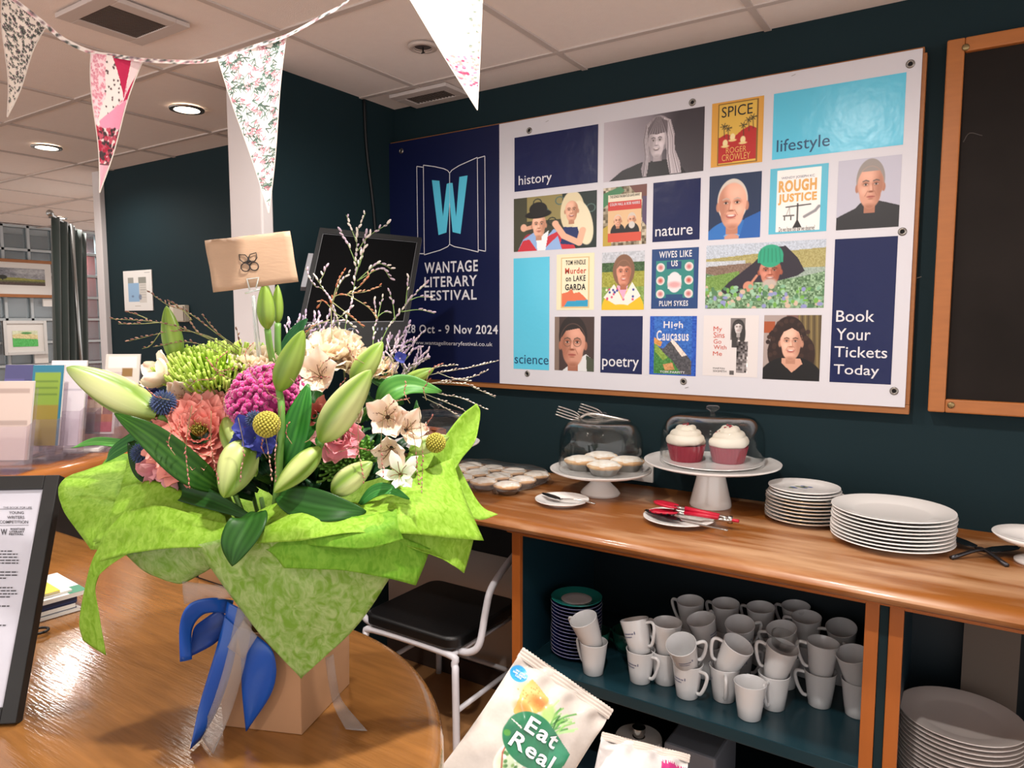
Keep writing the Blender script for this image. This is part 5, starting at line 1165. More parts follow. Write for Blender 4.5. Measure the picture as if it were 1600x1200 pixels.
bag('crisp_bag', 'cream crisp bag with green logo leaning at the front, nearest the chair', (815, 1014), (957, 1112), 1.22, 1.10, HG, c,
    [('Eat', (T(450, 480)[0]-.01, T(450, 480)[1]), (T(560, 690)[0]+.02, T(430, 595)[1]+.0), PW, .02), ('Real', (T(350, 570)[0]-.01, T(350, 572)[1]), (T(545, 800)[0]+.01, T(330, 680)[1]), PW, .02),
     ('NEW LOOK', (.045, .134), (.135, .148), PW, .01), ('SAME GREAT', (.03, .152), (.15, .166), PW, .01), ('TASTE', (.06, .170), (.12, .183), PW, .01)])
c = Canvas(90, 110, 'bfb9b6'); c.rect(.68, .12, .98, 1, 'a8306a'); 
for k in range(12): c.rect(.68+.025*k, .12, .69+.025*k, .12+.05*rr.random(), 'd6d0cc')
c.ell(.1, .5, .14, .14, 'b07a3c'); c.ell(.3, .42, .12, .07, '5f9a48', rot=.5); c.rect(.7, .26, .96, .28, 'd8c0cc'); c.rect(.7, .32, .9, .34, 'd8c0cc'); c.noise(.02, 3, 4)
bag('crisp_bag', 'white crisp bag with magenta print lying behind the green logo bag', (940, 1146), (1078, 1182), 1.30, 1.15, 1.3, c, [], .03)
c = Canvas(30, 40, 'b5a89c')
bag('crisp_bag', 'plain cream side of a crisp bag at the bottom, left of the green logo bag', (742, 1158), (868, 1250), 1.28, 1.18, 1.2, c, [], .02)
cc = dp(850, 1290, 1.16); n_ = Vector((FW.x, FW.y, 0)).normalized(); r_ = Vector((RT.x, RT.y, 0)).normalized()
def cbox(u0, u1, v0, v1, z0, z1): 
    c0 = Vector((cc.x, cc.y, 0)); q = [c0+r_*u+n_*v for u, v in ((u0, v0), (u1, v0), (u1, v1), (u0, v1))]
    return MB().hexa([p+Vector((0, 0, z0)) for p in q], [p+Vector((0, 0, z1)) for p in q])
WK = mat('crate_wood', '8a5f38', .6, var=.15)
put('crate_floor', cbox(-.27, .30, -.2, .26, .56, .575), WK, st); put('front_wall', cbox(-.27, .30, -.215, -.2, .56, .70), WK, st); put('back_wall', cbox(-.27, .30, .26, .275, .56, .59), WK, st)
put('side_wall', cbox(-.285, -.27, -.215, .275, .56, .59), WK, st); put('side_wall', cbox(.30, .315, -.215, .275, .56, .59), WK, st)
for u in (-.26, .27):
    for v in (-.19, .23): put('leg', cbox(u, u+.03, v, v+.03, 0, .56), WK, st)
# ================================================================== BOUQUET
rb = random.Random(11)
def B(x, y, dd=0.0): return dp(x, y, 1.0+dd)
boxA, boxB, boxC_ = Vector((-.834, .558, .951)), Vector((-.728, .602, .951)), Vector((-.773, .730, .951)); boxD = boxA+boxC_-boxB
bc = (boxA+boxC_)/2
bq = thing('flower_bouquet', 'large mixed bouquet in green wrapping in a brown gift box with blue bow', 'bouquet', (bc.x, bc.y, .951))
KR = mat('kraft_gift_box', '9c7453', .7, var=.06, vscale=40)
Hh = .135
def sc_(p, k, z): q_ = bc+(p-bc)*k; return Vector((q_.x, q_.y, z))
lo = [sc_(p, 1, .951) for p in (boxA, boxB, boxC_, boxD)]; hi = [sc_(p, 1.03, .951+Hh) for p in (boxA, boxB, boxC_, boxD)]
m = MB(); 
for i in range(4):
    j = (i+1) % 4; m.add([lo[i], lo[j], hi[j], hi[i]], [(0, 1, 2, 3)])
m.add(lo, [(3, 2, 1, 0)])
put('gift_box', m, KR, bq, solid=.0015)
# ---- green wrap
WR = mat('green_fibre_wrap', '7aa528', .6, col2='97bd48', vscale=130, stretch=(1, 1, .6), transl=.3, bump=.3, bscale=160, spec=.2, fibre=1.0)
WR3 = mat('green_fibre_wrap_shaded', '659a24', .6, col2='7fae38', vscale=130, stretch=(1, 1, .6), transl=.3, bump=.3, bscale=160, spec=.2, fibre=1.0)  # darker copy of the wrap: shade of overlapped folds put into the green
WR2 = mat('green_fibre_wrap_mottled', '76a034', .6, col2='a6bd78', vscale=70, stretch=(1, 1, .7), transl=.3, bump=.3, bscale=160, fibre=1.6)
def cm(P, k):
    return smooth(P, k)
def patch(rows, k1=8, k2=8, wr=.003, seed=0, off=(0, 0, 0)):
    R = [[B(*p) for p in r] for r in rows]
    R = [cm(r, k1) for r in R]
    cols = [cm([r[i] for r in R], k2) for i in range(len(R[0]))]
    G_ = [[cols[i][j] for i in range(len(cols))] for j in range(len(cols[0]))]
    nj, ni = len(G_), len(G_[0])
    for j in range(nj):
        for i in range(ni):
            p = G_[j][i]; w_ = mnoise.noise(Vector((p.x*16+seed, p.y*16, p.z*16)))*wr*1.6+abs(mnoise.noise(Vector((p.x*34+seed, p.y*34, p.z*34))))*wr
            w2_ = (abs(mnoise.noise(Vector((p.x*9+seed*3, p.y*9, p.z*9))))**.8-.3)*min(wr, .004)*3.2
            G_[j][i] = p-FW*(w_+w2_)+UP*(w_*.4+w2_*.5)
    return G_
def wrap(rows, m=WR, seed=0, wr=.004, lab=None):
    o = put('wrapping_sheet', MB().grid(patch(rows, seed=seed, wr=wr)), m, bq, smooth_=True, solid=.0005)
    if lab: o['label'] = lab
    return o
# back ring of the wrap, hidden behind the flowers
wrap([[(230, 735, .12), (330, 715, .19), (450, 712, .22), (570, 712, .2), (690, 715, .12)], [(300, 800, .08), (360, 810, .12), (440, 815, .14), (520, 812, .12), (600, 800, .08)], [(400, 950, .02), (415, 950, .03), (434, 950, .04), (452, 950, .03), (470, 950, .02)]], seed=1)
# upper left lobe
wrap([[(228, 714, .08), (160, 728, .07), (97, 752, .03), (100, 800, -.02), (140, 858, -.05)], [(255, 725, .05), (215, 750, .03), (185, 775, 0), (190, 812, -.04), (215, 858, -.07)], [(330, 770, .0), (320, 790, -.02), (310, 805, -.04), (300, 825, -.06), (320, 850, -.08)]], WR, 2, .005, 'wide pale green lobe of wrapping at the left')
wrap([[(205, 716, .06), (240, 716, .04), (300, 728, .02), (345, 752, .0)], [(190, 760, .0), (240, 762, -.03), (300, 785, -.05), (360, 800, -.06)], [(148, 850, -.06), (210, 830, -.08), (290, 838, -.10), (380, 850, -.10)]], WR, 3, .004)
wrap([[(150, 735, .07), (175, 712, .09), (218, 713, .10), (240, 735, .10)], [(170, 745, .05), (195, 738, .06), (232, 745, .07), (262, 760, .06)], [(200, 775, .02), (225, 775, .03), (255, 782, .03), (290, 790, .02)]], WR3, 21, .003)
wrap([[(194, 762, -.03), (245, 752, -.045), (300, 775, -.06), (352, 806, -.09)], [(172, 800, -.06), (232, 800, -.075), (295, 812, -.09), (356, 826, -.105)], [(146, 848, -.075), (215, 838, -.09), (290, 838, -.105), (365, 842, -.12)]], WR, 22, .002)
wrap([[(470, 800, -.12), (520, 812, -.135), (570, 805, -.135), (620, 795, -.12)], [(462, 826, -.15), (515, 836, -.16), (570, 832, -.16), (622, 820, -.14)], [(470, 850, -.15), (520, 856, -.165), (575, 858, -.16), (630, 842, -.14)]], WR3, 23, .003)  # shadow fold, its shade carried by the deeper green
# draped strip falling to the desk at the left
wrap([[(196, 800, -.085), (250, 790, -.095), (330, 812, -.11), (400, 822, -.12)], [(160, 838, -.09), (230, 826, -.11), (310, 838, -.125), (395, 842, -.125)], [(146, 880, -.09), (205, 864, -.115), (300, 856, -.13), (390, 862, -.13)]], WR, 4, .002)
wrap([[(190, 806, -.087), (168, 835, -.09), (146, 870, -.09), (134, 915, -.085), (125, 970, -.08), (130, 1000, -.075)], [(225, 812, -.10), (190, 845, -.10), (158, 885, -.095), (146, 930, -.09), (142, 975, -.085), (146, 1012, -.08)], [(240, 835, -.11), (205, 862, -.105), (163, 890, -.10), (149, 915, -.095), (156, 965, -.09), (166, 1024, -.085)]], WR, 5, .001, 'narrow curling tail of wrapping')
wrap([[(196, 866, -.06), (250, 856, -.08), (320, 850, -.1), (370, 850, -.1)], [(225, 892, -.06), (265, 890, -.075), (320, 880, -.09), (365, 875, -.09)], [(262, 908, -.06), (285, 912, -.065), (308, 900, -.07), (335, 885, -.08)]], WR2, 6, .003)
# front pointed sheet
wrap([[(305, 852, -.13), (390, 835, -.15), (470, 842, -.155), (550, 850, -.15), (625, 878, -.12)], [(342, 905, -.12), (400, 895, -.135), (470, 895, -.14), (535, 900, -.135), (603, 915, -.11)], [(402, 985, -.10), (430, 985, -.105), (470, 988, -.11), (510, 985, -.105), (556, 982, -.10)], [(466, 1055, -.085), (468, 1057, -.085), (470, 1060, -.085), (473, 1057, -.085), (476, 1054, -.085)]], WR2, 7, .003, 'mottled pointed front sheet of wrapping')
wrap([[(400, 850, -.14), (440, 843, -.15), (520, 838, -.15), (600, 832, -.14), (672, 856, -.10)], [(425, 865, -.15), (470, 868, -.16), (535, 868, -.16), (600, 868, -.14), (662, 885, -.11)], [(445, 888, -.15), (490, 889, -.16), (545, 892, -.16), (605, 903, -.14), (650, 915, -.11)]], WR3, 8, .003)
# right hand lobes
wrap([[(380, 812, -.10), (450, 782, -.10), (520, 788, -.10), (580, 776, -.08), (640, 745, -.04), (706, 714, .0)], [(390, 832, -.14), (460, 818, -.15), (530, 815, -.15), (600, 808, -.13), (670, 790, -.08), (726, 775, -.03)], [(398, 850, -.15), (470, 844, -.165), (540, 832, -.17), (600, 832, -.15), (680, 838, -.11), (756, 845, -.06)]], WR, 9, .005, 'broad bright right hand lobe of wrapping')
wrap([[(690, 730, .04), (712, 722, .045), (722, 745, .045)], [(700, 770, .02), (735, 775, .03), (752, 790, .035)], [(715, 800, .0), (750, 812, .01), (778, 804, .03)]], WR, 10, .002)
wrap([[(600, 834, -.13), (660, 834, -.1), (710, 836, -.08), (740, 842, -.06)], [(640, 855, -.12), (680, 862, -.09), (710, 866, -.08), (734, 866, -.06)], [(690, 872, -.1), (705, 882, -.085), (716, 889, -.08), (725, 896, -.07)]], WR, 11, .002)
wrap([[(640, 765, -.02), (665, 735, .0), (690, 690, .02), (720, 650, .04), (744, 630, .05)], [(655, 768, -.015), (685, 738, .01), (712, 700, .03), (735, 668, .045), (750, 640, .052)], [(665, 775, -.02), (700, 748, .0), (722, 716, .02), (742, 690, .03), (750, 655, .05)]], WR, 12, .001, 'upright pointed corner of wrapping at the right')
wrap([[(640, 705, .06), (668, 700, .06), (700, 690, .07)], [(600, 760, .02), (640, 755, .02), (690, 735, .03)], [(560, 800, -.05), (620, 800, -.05), (680, 780, -.03)]], WR, 13, .002)
# ---- leaves
LEAF = mat('dark_lily_leaf', rough=.42, attr=True, bump=.04, bscale=60, spec=.2)
def leafcols(nj, ni, c0, c1):
    a = np.array(lin(c0)); b = np.array(lin(c1)); out = []
    for j in range(nj):
        for i in range(ni):
            t_ = .3+.3*math.cos(abs(i/(ni-1)-.5)*2*PI*5); k = .75 if abs(i/(ni-1)-.5) < .03 else 0
            c_ = a*(1-t_*.35)+b*(t_*.35); c_ = c_*(1-k*.4)+b*k*.4; out.append((*c_, 1))
    return out
def leaf(pts, w, c0='1b4110', c1='4c7a2a', fold=.25, nrm=None, name='leaf', lab=None, par=None, tw=0):
    """pts: px,py,dd from stalk to tip"""
    w *= .74; P = smooth([B(*p) if len(p) == 3 and p[0] > 5 else Vector(p) for p in pts], 8); n = len(P); rows = []
    for j, p in enumerate(P):
        t_ = j/(n-1); d = (P[min(j+1, n-1)]-P[max(j-1, 0)]).normalized(); N_ = (nrm if nrm else -FW+UP*.4).normalized()
        s_ = d.cross(N_).normalized(); N2 = s_.cross(d).normalized(); wd_ = w*(math.sin(PI*min(1, t_*.94+.05))**.75)*(1-.25*t_)
        a_ = tw*t_; s2_ = s_*math.cos(a_)+N2*math.sin(a_); n2_ = N2*math.cos(a_)-s_*math.sin(a_)
        rows.append([p+s2_*(wd_*u)+n2_*(wd_*fold*abs(u)**1.2)+n2_*(.0012*math.sin(9*t_+u*2)) for u in [k/5-1 for k in range(11)]])
    o = put(name, MB().grid(rows), LEAF, par or bq, smooth_=True, colors=leafcols(n, 11, c0, c1), solid=.0005)
    if lab: o['label'] = lab
    return o
leaf([(345, 765, -.06), (300, 735, -.09), (240, 685, -.10), (180, 646, -.09)], .030, lab='long dark leaf pointing left')
leaf([(330, 665, -.0), (260, 665, -.0), (190, 700, -.0), (165, 722, 0)], .018, '235a28', '5d9a44')
leaf([(260, 695, .0), (200, 694, .01), (150, 690, .02), (112, 700, .02)], .010, '3a7a30', '8ab468')
leaf([(400, 800, -.12), (390, 815, -.15), (370, 850, -.165), (362, 884, -.165)], .034, '1a3f12', '3a6a2a', fold=.15, lab='dark drooping leaf over the wrapping')
leaf([(435, 775, -.11), (470, 785, -.13), (520, 795, -.14), (572, 800, -.13)], .030, '1a3f12', '36662c', lab='dark leaf lying on the wrapping')
leaf([(440, 740, -.08), (455, 700, -.10), (470, 645, -.10), (482, 600, -.09)], .028, '1e5a1e', '4f9a3a')
leaf([(470, 700, -.07), (480, 690, -.08), (498, 672, -.08), (500, 655, -.08)], .02, '1e5a1e', '4f9a3a')
leaf([(590, 640, -.02), (610, 612, -.03), (640, 602, -.02), (690, 612, -.01)], .026, '39702c', '6ea04c')
leaf([(220, 755, -.03), (270, 762, -.05), (330, 782, -.08), (400, 812, -.11)], .022, '173812', '2f5c26')
leaf([(205, 690, .0), (225, 730, -.02), (250, 745, -.03), (270, 742, -.03)], .024, '142f10', '2f5c26')
leaf([(430, 560, .02), (455, 530, .02), (470, 510, .02), (480, 498, .02)], .014, '1c4a2a', '356a3a')
leaf([(330, 640, .0), (322, 600, .0), (318, 575, .0), (314, 560, .0)], .007, '3f8a24', '6ab03c')
leaf([(290, 560, .03), (282, 545, .03), (272, 525, .03), (262, 518, .03)], .007, '3f8a24', '6ab03c')
leaf([(560, 790, -.10), (585, 768, -.1), (610, 765, -.1), (640, 780, -.1)], .012, '2a6a2c', '5a9a4a')
# inner dark foliage filling
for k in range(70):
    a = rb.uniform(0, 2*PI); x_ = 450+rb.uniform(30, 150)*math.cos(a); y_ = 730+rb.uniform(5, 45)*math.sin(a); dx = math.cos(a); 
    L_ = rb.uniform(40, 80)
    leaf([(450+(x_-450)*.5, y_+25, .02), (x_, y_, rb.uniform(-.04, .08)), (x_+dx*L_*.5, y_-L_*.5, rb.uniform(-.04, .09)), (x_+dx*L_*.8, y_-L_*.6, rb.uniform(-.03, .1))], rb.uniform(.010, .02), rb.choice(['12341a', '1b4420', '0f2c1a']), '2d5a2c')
for k in range(30):
    x_ = rb.uniform(290, 660); y_ = rb.uniform(610, 700); a = rb.uniform(-2.6, -.5)
    leaf([(x_, y_, .06), (x_+15*math.cos(a), y_+15*math.sin(a), .05), (x_+40*math.cos(a), y_+34*math.sin(a), .06), (x_+56*math.cos(a), y_+50*math.sin(a), .07)], rb.uniform(.008, .014), rb.choice(['1b4420', '24561f']), '3f7a34')
# stems gathered into the box
STEM = mat('green_stem', '5f8a3c', .45, var=.15)
for k in range(12):
    a = 2*PI*k/12; put('stem', MB().tube([(bc.x+.02*math.cos(a), bc.y+.02*math.sin(a), .96), (bc.x+.02*math.cos(a)-.0, bc.y+.02*math.sin(a), 1.1), (bc.x+.075*math.cos(a), bc.y+.075*math.sin(a), 1.27)], .003, 6, 3), STEM, bq, smooth_=True)
# ---- lily buds
BUD = mat('lily_bud_skin', rough=.42, attr=True, sub=.1, transl=.12)
def bud(b, tip, w, pale=.5, prof=None, lab=None, stem=None, bend=0):
    w *= .8; b_ = B(*b); t_ = B(*tip); ax = t_-b_; L_ = ax.length; ax.normalize(); s0 = ax.orthogonal().normalized(); s1_ = ax.cross(s0); sd_ = (-FW).cross(ax).normalized()
    n, sg = 26, 48; rows = []; cols = []; g = np.array(lin('74942c')); p_ = np.array(lin('c3cc74')); w2 = np.array(lin('e6e6b2')); d_ = np.array(lin('3a611a'))
    ph = rb.random()*2
    for j in range(n+1):
        u = j/n; r = w*(math.sin(PI*min(1, u**.8))**.62)*(1-.12*u) if 0 < u < 1 else (w*.22 if u == 0 else .0006)
        if u < .08: r = max(r, w*.25)
        c0 = b_+ax*(L_*u)+sd_*(bend*math.sin(PI*u)); row = []
        for k in range(sg+1):
            a = 2*PI*k/sg+ph; lob = 1-.15*abs(math.cos(1.5*a))**7-.03*abs(math.cos(3*a))**8
            row.append(c0+(s0*math.cos(a)+s1_*math.sin(a))*r*lob)
            rib = abs(math.cos(1.5*a))**4; pl = pale*(1-rib)*math.sin(PI*min(1, u*.95+.03)); c_ = g*(1-pl)+(p_*(1-pale)+w2*pale)*pl; c_ = c_*(1-.35*rib)+d_*.35*rib; e = .12*math.sin(12*a)
            cols.append((*np.clip(c_*(1+e*.5), 0, 1), 1))
        rows.append(row)
    o = put('lily_bud', MB().grid(rows), BUD, bq, smooth_=True, colors=cols)
    if lab: o['label'] = lab
    if stem: put('stalk', MB().tube([B(*s_) for s_ in [b]+stem], .0045, 8, 4), STEM, o, smooth_=True)
    return o
bud((248, 650, -.07), (104, 574, -.04), .032, .75, lab='large pale lily bud pointing left', stem=[(280, 665, -.05), (310, 690, .0)])
bud((277, 566, .02), (260, 478, .02), .019, .15, lab='green lily bud pointing up at the left', stem=[(285, 590, .02), (300, 640, .03)])
bud((418, 514, -.03), (414, 440, -.04), .0165, .12, stem=[(422, 545, -.02), (432, 590, .0)])
bud((434, 505, .0), (434, 445, .0), .011, .1, stem=[(434, 540, 0), (436, 590, .01)])
bud((436, 610, -.10), (474, 516, -.12), .022, .18, lab='green lily bud leaning right in the middle', stem=[(440, 640, -.11), (437, 720, -.10), (430, 790, -.08)])
bud((502, 688, -.12), (580, 578, -.14), .029, .7, lab='big pale green lily bud in front on the right', stem=[(498, 700, -.11), (470, 735, -.08)])
bud((552, 600, -.05), (598, 534, -.05), .022, .35, stem=[(540, 630, -.03), (520, 660, .0)])
bud((385, 690, -.09), (350, 778, -.13), .033, .6, lab='pale lily bud hanging towards the front left'); bud((352, 655, -.06), (400, 745, -.10), .024, .55)
bud((500, 700, -.12), (428, 770, -.15), .020, .5, lab='pale lily bud pointing down to the left'); bud((520, 770, -.12), (582, 722, -.12), .022, .7)
bud((627, 602, .02), (678, 576, .02), .014, .2, stem=[(600, 620, .02), (560, 650, .03)]); bud((640, 705, -.02), (702, 682, .0), .017, .75)
bud((345, 655, -.03), (296, 570, -.0), .019, .9, lab='cream tapering bud below the green chrysanthemum'); bud((420, 600, .04), (410, 535, .05), .012, .15)
# ---- petals
def petal_mesh(L_, W_, cup, curl, ruff=0, seed=0, n=7, mcol=5):
    rows = []
    for j in range(n):
        t_ = j/(n-1); w_ = W_*(.25+.75*math.sin(PI*min(.92, t_*.8+.1))**.8)*(1 if t_ < .97 else .75)
        rows.append([Vector((w_*(k/(mcol-1)*2-1), t_*L_*(1-.12*abs(k/(mcol-1)*2-1)**2*t_), cup*abs(k/(mcol-1)*2-1)**2*W_+curl*t_*t_*L_+ruff*math.sin(k*2.3+seed)*t_)) for k in range(mcol)])
    return rows
def mesh_of(rows_, name, m, colfn=None, loc_=(0, 0, 0)):
    g = MB().grid(rows_); me = bpy.data.meshes.new(name); me.from_pydata(g.v, [], g.f); me.materials.append(m); me.polygons.foreach_set('use_smooth', [True]*len(me.polygons))
    if colfn:
        nj, ni = len(rows_), len(rows_[0]); at = me.color_attributes.new('Col', 'FLOAT_COLOR', 'POINT'); at.data.foreach_set('color', np.array([(*lin(colfn(j/(nj-1), abs(i/(ni-1)*2-1))), 1) for j in range(nj) for i in range(ni)], dtype=np.float32).ravel())
    return me
def mixc(a, b, t): 
    A = [int(a[i:i+2], 16)/255 for i in (0, 2, 4)]; B_ = [int(b[i:i+2], 16)/255 for i in (0, 2, 4)]; return tuple(x*(1-t)+y*t for x, y in zip(A, B_))
PET = mat('soft_petal', rough=.6, attr=True, transl=.22, sheen=.1)
def flower_frame(x, y, dd, facing):
    c = B(x, y, dd); zax = (facing).normalized(); xax = zax.orthogonal().normalized(); yax = zax.cross(xax); return c, Matrix((xax, yax, zax)).transposed().to_4x4()
def link_petal(me, par, M, name='petal'):
    o = bpy.data.objects.new(name, me); C.objects.link(o); o.parent = par; o.matrix_local = M; return o
def flower(name, label, x, y, dd, facing, rings, meshes, center=None):
    c, M = flower_frame(x, y, dd, facing)
    f = bpy.data.objects.new(name, None); C.objects.link(f); f.parent = bq; f.location = c-wpos(bq); f.rotation_euler = M.to_euler(); f['label'] = label
    k0 = 0
    for (n, el, sc1, r0, z0) in rings:
        for k in range(n):
            a = 2*PI*k/n+k0+rb.uniform(-.08, .08); k0 += .37
            s_ = sc1*rb.uniform(.9, 1.1); Mx = Matrix.Rotation(a, 4, 'Z') @ Matrix.Translation((0, r0, z0)) @ Matrix.Rotation(el+rb.uniform(-.1, .1), 4, 'X') @ Matrix.Scale(s_, 4)
            link_petal(rb.choice(meshes), f, Mx)
    if center:
        mb = MB()
        if center == 'stamen':
            for k in range(60):
                a = rb.uniform(0, 2*PI); r = rb.uniform(0, .012); mb.tube([(r*.5*math.cos(a), r*.5*math.sin(a), .0), (r*math.cos(a), r*math.sin(a), .02+rb.uniform(-.004, .006))], .0007, 4)
            o = put('stamens', mb, mat('stamen_olive', '6f6a1c', .7, col2='a89a3a', vscale=60), f, local=True, kind='stuff')
        else:
            for k in range(6):
                a = 2*PI*k/6; mb.tube([(0, 0, 0), (.006*math.cos(a), .006*math.sin(a), .015), (.012*math.cos(a), .012*math.sin(a), .02)], .0006, 4)
            o = put('stamens', mb, mat('stamen_brown', '7a5a3c', .7), f, local=True)
    return f
CAM = -FW
coral = [mesh_of(petal_mesh(.034, .011, .25, -.1, .0015, s_), 'petal', PET, lambda t_, e: mixc('e8877a', 'f2a79a', t_*.9)) for s_ in (0, 1, 2)]
coral2 = [mesh_of(petal_mesh(.042, .018, .35, .15, .002, s_), 'petal', PET, lambda t_, e: mixc('e890a0', 'f0b0b6', t_)) for s_ in (0, 1)]
flower('coral_flower', 'big coral pink flower with olive centre at the left', 312, 678, -.05, CAM*.8+UP*.4+RT*.25, [(16, 1.3, .6, .012, .002), (22, 1.1, .8, .016, .0), (26, .9, 1.0, .020, -.003), (28, .7, 1.15, .024, -.007), (28, .45, 1.25, .027, -.012), (26, .15, 1.3, .028, -.018)], coral, 'stamen')
flower('pink_rose', 'pale pink rose below the coral flower', 268, 742, -.03, CAM*.7-UP*.35-RT*.3, [(5, 1.4, .5, .003, 0), (7, 1.15, .7, .006, 0), (8, .85, .85, .01, -.004), (9, .45, 1, .012, -.01)], coral2)
flower('pink_rose', 'small pink ranunculus right of the big lily bud', 527, 683, -.07, CAM+UP*.2+RT*.3, [(6, 1.45, .35, .003, 0), (8, 1.2, .5, .006, 0), (9, .9, .6, .009, -.003), (10, .5, .68, .011, -.007)], coral2)
flower('pink_rose', 'coral rose half hidden behind the big lily bud', 492, 650, -.03, CAM+UP*.3, [(6, 1.4, .4, .003, 0), (8, 1.0, .6, .008, -.003), (9, .6, .7, .01, -.008)], coral)
cream = [mesh_of(petal_mesh(.03, .012, .2, .1, .003, s_), 'petal', PET, lambda t_, e: mixc('efc79a', 'f6e9d2', min(1, t_*1.3))) for s_ in (0, 1, 2)]
for (x_, y_, dd_, fc, s_, l) in ((400, 572, -.0, UP+CAM*.5, 1.0, 'cream carnation left of the middle'), (520, 556, .02, UP+CAM*.6, 1.35, 'cream carnation at the top right'), (565, 572, .02, UP+CAM*.5+RT*.3, .9, 'cream carnation beside the tall lily bud'), (596, 575, .04, UP+CAM*.7, .5, 'small yellow cream bloom behind the right lily bud')):
    flower('cream_carnation', l, x_, y_, dd_, fc, [(7, 1.3, .7*s_, .004, 0), (11, .95, .9*s_, .008, 0), (14, .6, 1.05*s_, .010, -.004), (14, .25, 1.1*s_, .010, -.008)], cream)
def alcol(t_, e): return mixc('e9cdb4', 'f3e6d8', min(1, t_*1.2)) if e > .2 else mixc('efe0bc', 'e6bfae', t_)
al = [mesh_of(petal_mesh(.036, .012, .25, .25, .001, s_), 'petal', PET, alcol) for s_ in (0, 1)]
stripe = MB()
for k in range(14):
    a = rb.uniform(-.006, .006); t0_ = rb.uniform(.25, .7)
    stripe.add([(a, t0_*.036, .0022+.25*t0_*t0_*.036), (a+.0007, t0_*.036, .0022+.25*t0_*t0_*.036), (a+.0005, t0_*.036+.004, .0025+.25*(t0_+.11)**2*.036)], [(0, 1, 2)])
for (x_, y_, dd_, fc, s_, l) in ((262, 598, -.02, CAM*.5+UP*.5-RT*.5, 1.15, 'cream alstroemeria at the far left'), (292, 622, -.03, CAM*.8+RT*.3, 1.0, 'open alstroemeria beside the thistle'), (502, 590, -.03, CAM+UP*.3, 1.15, 'cream alstroemeria with brown flecks in the middle'),
                               (606, 652, -.05, CAM+UP*.1+RT*.1, 1.1, 'cream alstroemeria at the right'), (634, 672, -.04, CAM+UP*.3+RT*.6, .9, 'small alstroemeria at the right edge'), (612, 700, -.06, CAM-UP*.3, .85, 'lower alstroemeria at the right'), (560, 640, -.03, CAM-RT*.4, .8, 'alstroemeria behind the big lily bud')):
    f = flower('alstroemeria', l, x_, y_, dd_, fc, [(3, .55, s_, .003, 0), (3, .65, s_, .003, .002)], al, 'st')
    for a in (0, 2.1, 4.2):
        o = put('flecks', stripe, mat('fleck_brown', '5a2a24', .7), f, local=True); o.rotation_euler = (.65, 0, a)
wh = [mesh_of(petal_mesh(.045, .009, .3, .35, .001, 0), 'petal', PET, lambda t_, e: mixc('cfe0b8', 'f2f2ea', min(1, t_*2)))]
flower('white_lily', 'white star shaped flower at the lower right', 626, 742, -.09, CAM+UP*.4, [(6, .6, .85, .003, 0)], wh, 'st')
# spider chrysanthemums
def spider(x, y, dd, facing, R_, n, name, lab, c0, c1, half=1.35):
    c, M = flower_frame(x, y, dd, facing); mb = MB()
    for k in range(n):
        ph = half*math.sqrt((k+.5)/n); a = k*2.39996; d = Vector((math.sin(ph)*math.cos(a), math.sin(ph)*math.sin(a), math.cos(ph)))
        L_ = R_*rb.uniform(.8, 1.12)*(.55+.45*ph/half); up2 = Vector((0, 0, 1)); e = d*L_; 
        p1 = d*L_*.55; p2 = e+up2*(L_*.12*rb.uniform(.2, 1.4))-d*.0; mid = e*.85-up2*L_*.03
        P = [M @ p+c for p in (d*.006, p1, mid, p2)]; mb.tube(P, lambda u: .0010+.0009*u*u, 5, 3)
    o = put(name, mb, mat(name+'_green'+c0, c0, .5, col2=c1, vscale=30, transl=.25), bq, smooth_=True, kind='stuff'); o['label'] = lab
    put('flower_heart', MB().ball(c, R_*.35), mat('heart_green', '4d7a22', .7), o, smooth_=True)
    return o
spider(343, 606, .02, UP+CAM*.3, .082, 520, 'spider_chrysanthemum', 'large lime green spider chrysanthemum at the top left', 'a8cc3c', 'cfe07a')
spider(545, 722, -.04, CAM+UP*.5, .045, 170, 'spider_chrysanthemum', 'mid green chrysanthemum at the lower right', '5f9a34', '8fc05a')
# cockscomb
c, M = flower_frame(417, 628, -.055, CAM+UP*.6)
put('cockscomb', MB().ball(c, .043, 24, 14, (1.05, 1.05, .8), M), mat('magenta_velvet_dark', '8a1058', .8), bq, smooth_=True)['label'] = 'magenta cockscomb flower in the middle'
ck = bq.children[-1]; mb = MB()
for k in range(430):
    ph = 1.55*math.sqrt((k+.5)/430); a = k*2.39996+.6*math.sin(ph*9); rr_ = .047*(1+.06*math.sin(a*5+ph*8)); p = Vector((math.sin(ph)*math.cos(a)*1.05, math.sin(ph)*math.sin(a)*1.05, math.cos(ph)*.8))*rr_
    mb.ball(M @ p+c, rb.uniform(.0025, .0042), 6, 4)
put('florets', mb, mat('magenta_velvet', 'c01a78', .6, sheen=.5, col2='9a1464', vscale=40), ck, smooth_=True, kind='stuff')
